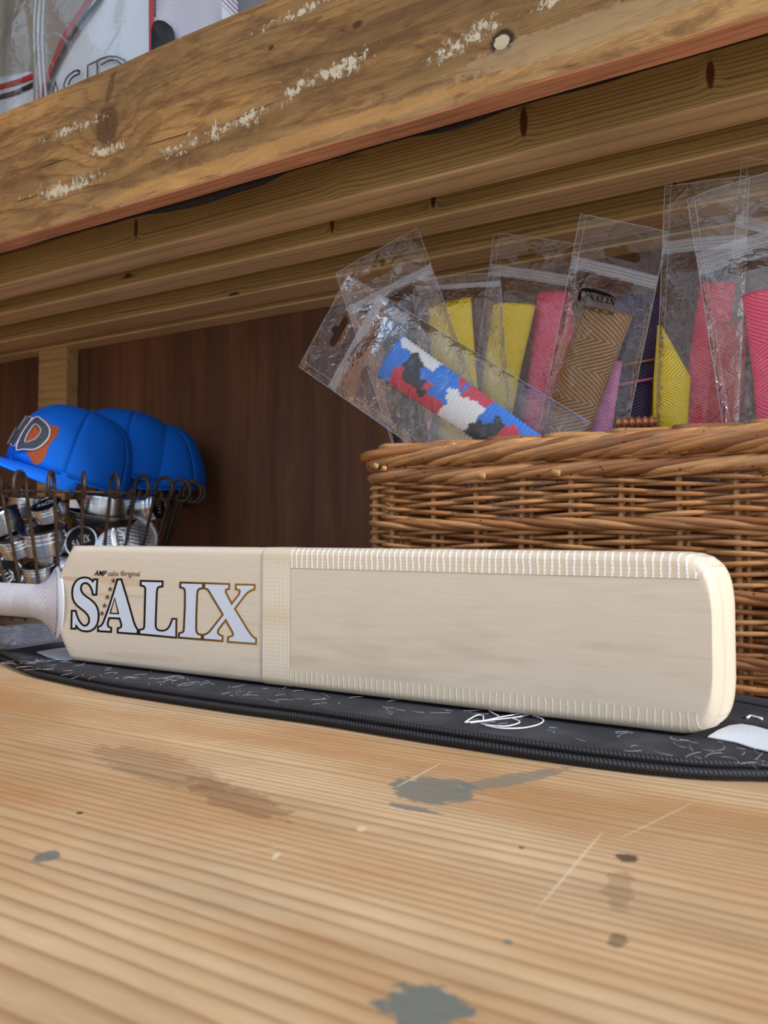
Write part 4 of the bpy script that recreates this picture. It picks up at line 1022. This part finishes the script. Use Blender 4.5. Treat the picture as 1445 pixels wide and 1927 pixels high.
# ------------------------------------------------------------------ blue caps
t = NT('blue_twill'); X, Y, Z = t.pos(); t.base(C(0, 102, 214)); t.rough(.75)
t.b.inputs['Specular IOR Level'].default_value = .25
t.bump(t.noise(t.comb(X, Y, Z), 1400, 2), .25, .0004); M_cap = t.m
M_capd = plain('blue_seam', C(0, 70, 160), .8)
def cap(label, c, fwd, pitch, roll, sc=1.0, logo=False, brim=True):
    """c = middle of the opening; fwd = heading of the brim"""
    f = Vector(fwd).normalized(); f.z = 0; f.normalize(); r = f.cross(upv).normalized(); u = Vector((0, 0, 1))
    R = Matrix((f, r, u)).transposed(); R = Matrix.Rotation(roll, 3, f) @ Matrix.Rotation(pitch, 3, r) @ R
    c = Vector(c); o = thing('cap', label, 'cap', tuple(c), 'blue caps stacked on the wire basket')
    A, B, H = .094*sc, .081*sc, .107*sc
    def dome(th, ph, off=0.0):
        g = max(0.0, cos(ph))**.62; hh = sin(ph)**.95
        k = 1+.03*cos(th)*sin(ph*2)
        p = Vector((A*g*cos(th)*k, B*g*sin(th), H*hh)); n_ = Vector((p.x/A/A, p.y/B/B, p.z/H/H*.8)).normalized()
        return c+R @ (p+n_*off)
    for k in range(6):
        t0 = k*pi/3; mb = MB()
        def fn(a, b):
            e = abs(2*a-1); return dome(t0+a*pi/3, b*pi/2*.985, -.0011*max(0, (e-.86)/.14)**2)
        mb.grid(fn, 14, 18); pn = mb.build('crown_panel', M_cap, o, True)
        so = pn.modifiers.new('thick', 'SOLIDIFY'); so.thickness = .0012; so.offset = -1
        ey = MB().tube([dome(t0+pi/6+.05*cos(q*pi/5), pi/2*.66+.035*sin(q*pi/5), .0006) for q in range(10)], .0009, 5, True)
        ey.build('eyelet', M_capd, pn, True)
        st = MB()
        for dd in (.035, -.035): st.tube([dome(t0+dd*(1+q/14), q/18*pi/2*.96, .0003) for q in range(0, 17)], .00025, 4)
        st.build('seam_stitch', M_capd, pn, True)
    mb = MB(); mb.lathe([(.0001, .0045), (.004, .0042), (.0068, .0028), (.0076, .0008), (.0072, -.001)], 20, False, False)
    mk('button', [c+R @ (Vector(v)*sc+Vector((0, 0, H*.998))) for v in mb.V], mb.F, M_cap, o, True)
    band = MB(); band.grid(lambda a, b: dome(a*2*pi, 0, .0008)+R @ Vector((0, 0, -.003+.008*b)), 60, 2, True)
    band.build('edge_band', M_cap, o, True)
    if brim:
        mb = MB(); TH = radians(74)
        def bf(a, b):
            th = -TH+2*TH*a; e = cos((a-.5)*pi); L = .068*sc*b*(max(0, e)**.55)
            p = Vector((A*cos(th)+L*(1.0), B*sin(th)*(1+.10*b*e), -.002-.016*b*abs(2*a-1)**2-.004*b*b)); return c+R @ p
        mb.grid(bf, 32, 10); bo = mb.build('brim', M_cap, o, True)
        so = bo.modifiers.new('thick', 'SOLIDIFY'); so.thickness = .0028; so.offset = -1
        st = MB()
        for b in (.2, .36, .52, .68, .84): st.tube([bf(a/28, b)+R @ Vector((0, 0, .0003)) for a in range(1, 28)], .0003, 4)
        st.build('brim_stitch', M_capd, bo, True)
    if logo:
        M_or = plain('rust_embroidery', C(158, 74, 36), .8, var=.35, scale=500, bump=.8, bscale=900); M_em = plain('dark_grey_embroidery', C(58, 64, 76), .6, var=.4, scale=300, bump=.8, bscale=1200); M_wh = plain('pale_embroidery', C(206, 206, 214), .7)
        U_ = lambda u, v, off: dome(-u*1.5-.17, max(.02, (v-.40)*1.15+.16), off*1.6)
        pt_ = [(-.50, .46), (-.20, .40), (.05, .42), (.18, .34), (.28, .28), (.35, .36), (.35, .55), (.38, .70), (.34, .82), (.26, .80), (.12, .86), (-.2, .84), (-.5, .80)]
        V2, F2 = patch(smooth_loop(pt_, 3), [], .025, 1); mk('patch', [U_(u, v, .0012) for u, v in V2], F2, M_or, o, True)
        D_ = smooth_loop([(-.02, .40), (.10, .40), (.24, .45), (.31, .60), (.27, .74), (.14, .82), (-.02, .82)], 5)
        Dh = smooth_loop([(.06, .50), (.13, .51), (.19, .58), (.19, .68), (.12, .73), (.06, .72)], 4)
        V2, F2 = patch(D_, [Dh], .025, 2); mk('letter', [U_(u, v, .0028) for u, v in V2], F2, M_em, o, True)
        MB().tube([U_(u, v, .0026) for u, v in D_], .0010, 6, True).build('letter_edge', M_wh, o, True)
        MB().tube([U_(u, v, .0026) for u, v in Dh], .0006, 6, True).build('letter_edge', M_wh, o, True)
        N_ = [(-.44, .40), (-.34, .40), (-.34, .62), (-.15, .40), (-.06, .40), (-.06, .82), (-.16, .82), (-.16, .60), (-.35, .82), (-.44, .82)]
        V2, F2 = patch(N_, [], .025, 3); mk('letter', [U_(u, v, .0028) for u, v in V2], F2, M_em, o, True)
        MB().tube([U_(u, v, .0026) for u, v in N_], .0009, 6, True).build('letter_edge', M_wh, o, True)
    return o
hd = -RV*.62-FV*.78
cap('front blue cap with an embroidered letter patch', at_d(130, 897, 1.075), hd, radians(13), radians(-13), .96, True)
cap('second blue cap behind the front one', at_d(231, 894, 1.170), hd, radians(6), radians(-8), .98, False, False)
cap('hindmost blue cap showing its rear panel at the right', at_d(284, 914, 1.205), -RV*.72-FV*.6, radians(-2), radians(-6), .98, False, False)

# ------------------------------------------------------------------ packed things standing on the shelf, partly hidden by the front board
M_packw = plain('white_pack_cloth', C(224, 232, 240), .35, var=.04, scale=8)
M_redst = plain('red_stripe', C(176, 24, 34), .4)
M_blkst = plain('black_stripe', C(14, 14, 16), .4)
DZ = SZ+.1065
def sheet(name, px_pts, Y, m, parent, depth=.0, wav=.002, seed=0, sp=.02):
    lp = [(at_y(*p, Y).x, at_y(*p, Y).z) for p in px_pts]; lp = [(x, max(z, DZ+.001)) for x, z in lp]
    V2, F2 = patch(lp, [], sp, seed)
    V = [(x, Y+wav*noise.noise(Vector((x*22, z*9, seed))), z) for x, z in V2]; F = list(F2)
    if depth:
        n = len(lp); b = len(V); V += [(x, Y+depth, z) for x, z in lp]; F += [(i, (i+1) % n, b+(i+1) % n, b+i) for i in range(n)]+[tuple(b+i for i in range(n))[::-1]]
    return mk(name, V, F, m, parent, True)
def stripe(name, pts, wds, Y, m, parent):
    P = smooth_path([tuple(at_y(px, py, Y)) for px, py in pts], 8)
    return MB().tube(P, wds, 8, flat=.18, up=(0, -1, 0)).build(name, m, parent, True)
Y1 = .640
p1 = thing('pack', 'clear pack with white cloth and red and black curved stripes, left of the red trim', 'pack', (at_y(170, 100, Y1).x, Y1+.03, DZ), 'packs on the shelf')
sheet('cloth', [(188, -160), (166, 0), (128, 62), (104, 112), (82, 170), (70, 330), (281, 330), (280, -160)], Y1+.004, M_packw, p1, .05, .003, 1)
sheet('backing', [(62, -160), (200, -160), (190, 330), (62, 330)], Y1+.02, plain('grey_backing', C(156, 152, 142), .6), p1, .03, .003, 2)
stripe('red_stripe', [(205, -75), (162, 5), (140, 38), (119, 72), (104, 108), (90, 145), (76, 190)], .0045, Y1-.0006, M_redst, p1)
stripe('black_stripe', [(215, -50), (184, 3), (160, 32), (135, 68), (115, 105), (98, 140), (80, 195)], .0042, Y1-.0006, M_blkst, p1)
sheet('film', [(64, -160), (283, -160), (283, 330), (64, 330)], Y1-.004, film('pack_film_clear', .04, 9, .35, gain=1.2), p1, 0, .006, 3, .012)
for q in (68, 76, 84): MB().tube([at_y(q+3*sin(k), -120+k*40, Y1-.004) for k in range(12)], .0022, 6, flat=.6).build('film_fold', M_zip, p1, True)
def line_px(name, pts, r, Y, m, parent): return MB().tube([at_y(px, py, Y) for px, py in pts], r, 6).build(name, m, parent, True)
for pl in ([(96, 190), (104.5, 154), (113, 190)], [(147, 135), (150, 133), (146, 132), (138, 135), (130, 141), (124, 149), (120, 160), (122, 172)], [(150, 133), (149, 139), (138, 144), (132, 151), (129, 160)],
           [(165, 165), (165, 123), (178, 117), (192, 110), (206, 106), (220, 107), (234, 113), (242, 125)], [(183, 160), (183, 116)], [(190, 122), (206, 113), (220, 114), (230, 122)], [(168, 150), (180, 144)], [(196, 118), (212, 112)]):
    line_px('letter_outline', pl, .0011, Y1-.0008, M_blkst, p1)
p2 = thing('pack', 'clear pack at the left edge with low red and black stripes', 'pack', (at_y(0, 150, .70).x, .73, DZ), 'packs on the shelf')
sheet('cloth', [(-120, 165), (0, 145), (66, 132), (66, 330), (-120, 330)], .702, M_packw, p2, .04, .002, 5)
sheet('backing', [(-120, -160), (66, -160), (66, 330), (-120, 330)], .716, plain('grey_olive_backing', C(160, 156, 144), .6), p2, .03, .004, 6)
stripe('red_stripe', [(-110, 188), (-40, 176), (0, 164), (30, 155), (66, 141)], .0048, .7008, M_redst, p2)
stripe('black_stripe', [(-110, 212), (-40, 195), (0, 183), (30, 174), (66, 157)], .0046, .7008, M_blkst, p2)
sheet('film', [(-120, -160), (66, -160), (66, 330), (-120, 330)], .698, film('pack_film_glossy', .06, 11, .5, gain=1.6), p2, 0, .008, 7, .012)
# mesh bag
t = NT('white_air_mesh'); X, Y, Z = t.pos()
fx = t.mth('ABSOLUTE', t.mth('SUBTRACT', t.mth('FRACT', t.mth('MULTIPLY', t.mth('ADD', X, t.mth('MULTIPLY', Z, .5)), 330)), .5)); fz = t.mth('ABSOLUTE', t.mth('SUBTRACT', t.mth('FRACT', t.mth('MULTIPLY', t.mth('SUBTRACT', X, t.mth('MULTIPLY', Z, .5)), 330)), .5))
hole_ = t.ramp(t.mth('ADD', fx, fz), [(.28, 1.0), (.36, 0.0)])
t.base(t.mix(hole_, C(206, 208, 222), C(120, 96, 110))); t.rough(.7); t.bump(hole_, -.6, .0006); M_air = t.m
p3 = thing('mesh_bag', 'white mesh kit bag with red edging and a black tab', 'bag', (at_y(350, 30, .63).x, .65, DZ))
sheet('mesh', [(283, -160), (418, -160), (418, 330), (283, 330)], .632, M_air, p3, .05, .006, 9)
MB().tube([at_y(284.5, -160+k*30, .629) for k in range(16)], .0034, 8, flat=.5, up=(0, -1, 0)).build('red_edging', M_redst, p3, True)
MB().tube([at_y(291, -160+k*12, .629) for k in range(17)], .0007, 6).build('zip_cord', M_blkst, p3, True)
sheet('tab', [(284, 150), (284, 55), (288, 41), (297, 37), (310, 40), (320, 48), (325, 60), (326, 75), (326, 150)], .626, plain('black_tab_cloth', C(18, 18, 20), .6), p3, .003, .001, 10)
p4 = thing('card_box', 'grey box end right of the mesh bag on the shelf', 'box', (at_y(470, 0, .66).x, .68, DZ))
o = sheet('carton', [(424, -160), (560, -160), (560, 330), (424, 330)], .66, plain('grey_card', C(120, 118, 122), .6), p4, .06, .001, 11)
MB().tube([at_y(424, -160+k*60, .658) for k in range(9)], .0016, 6).build('edge_strip', M_zip, p4, True)
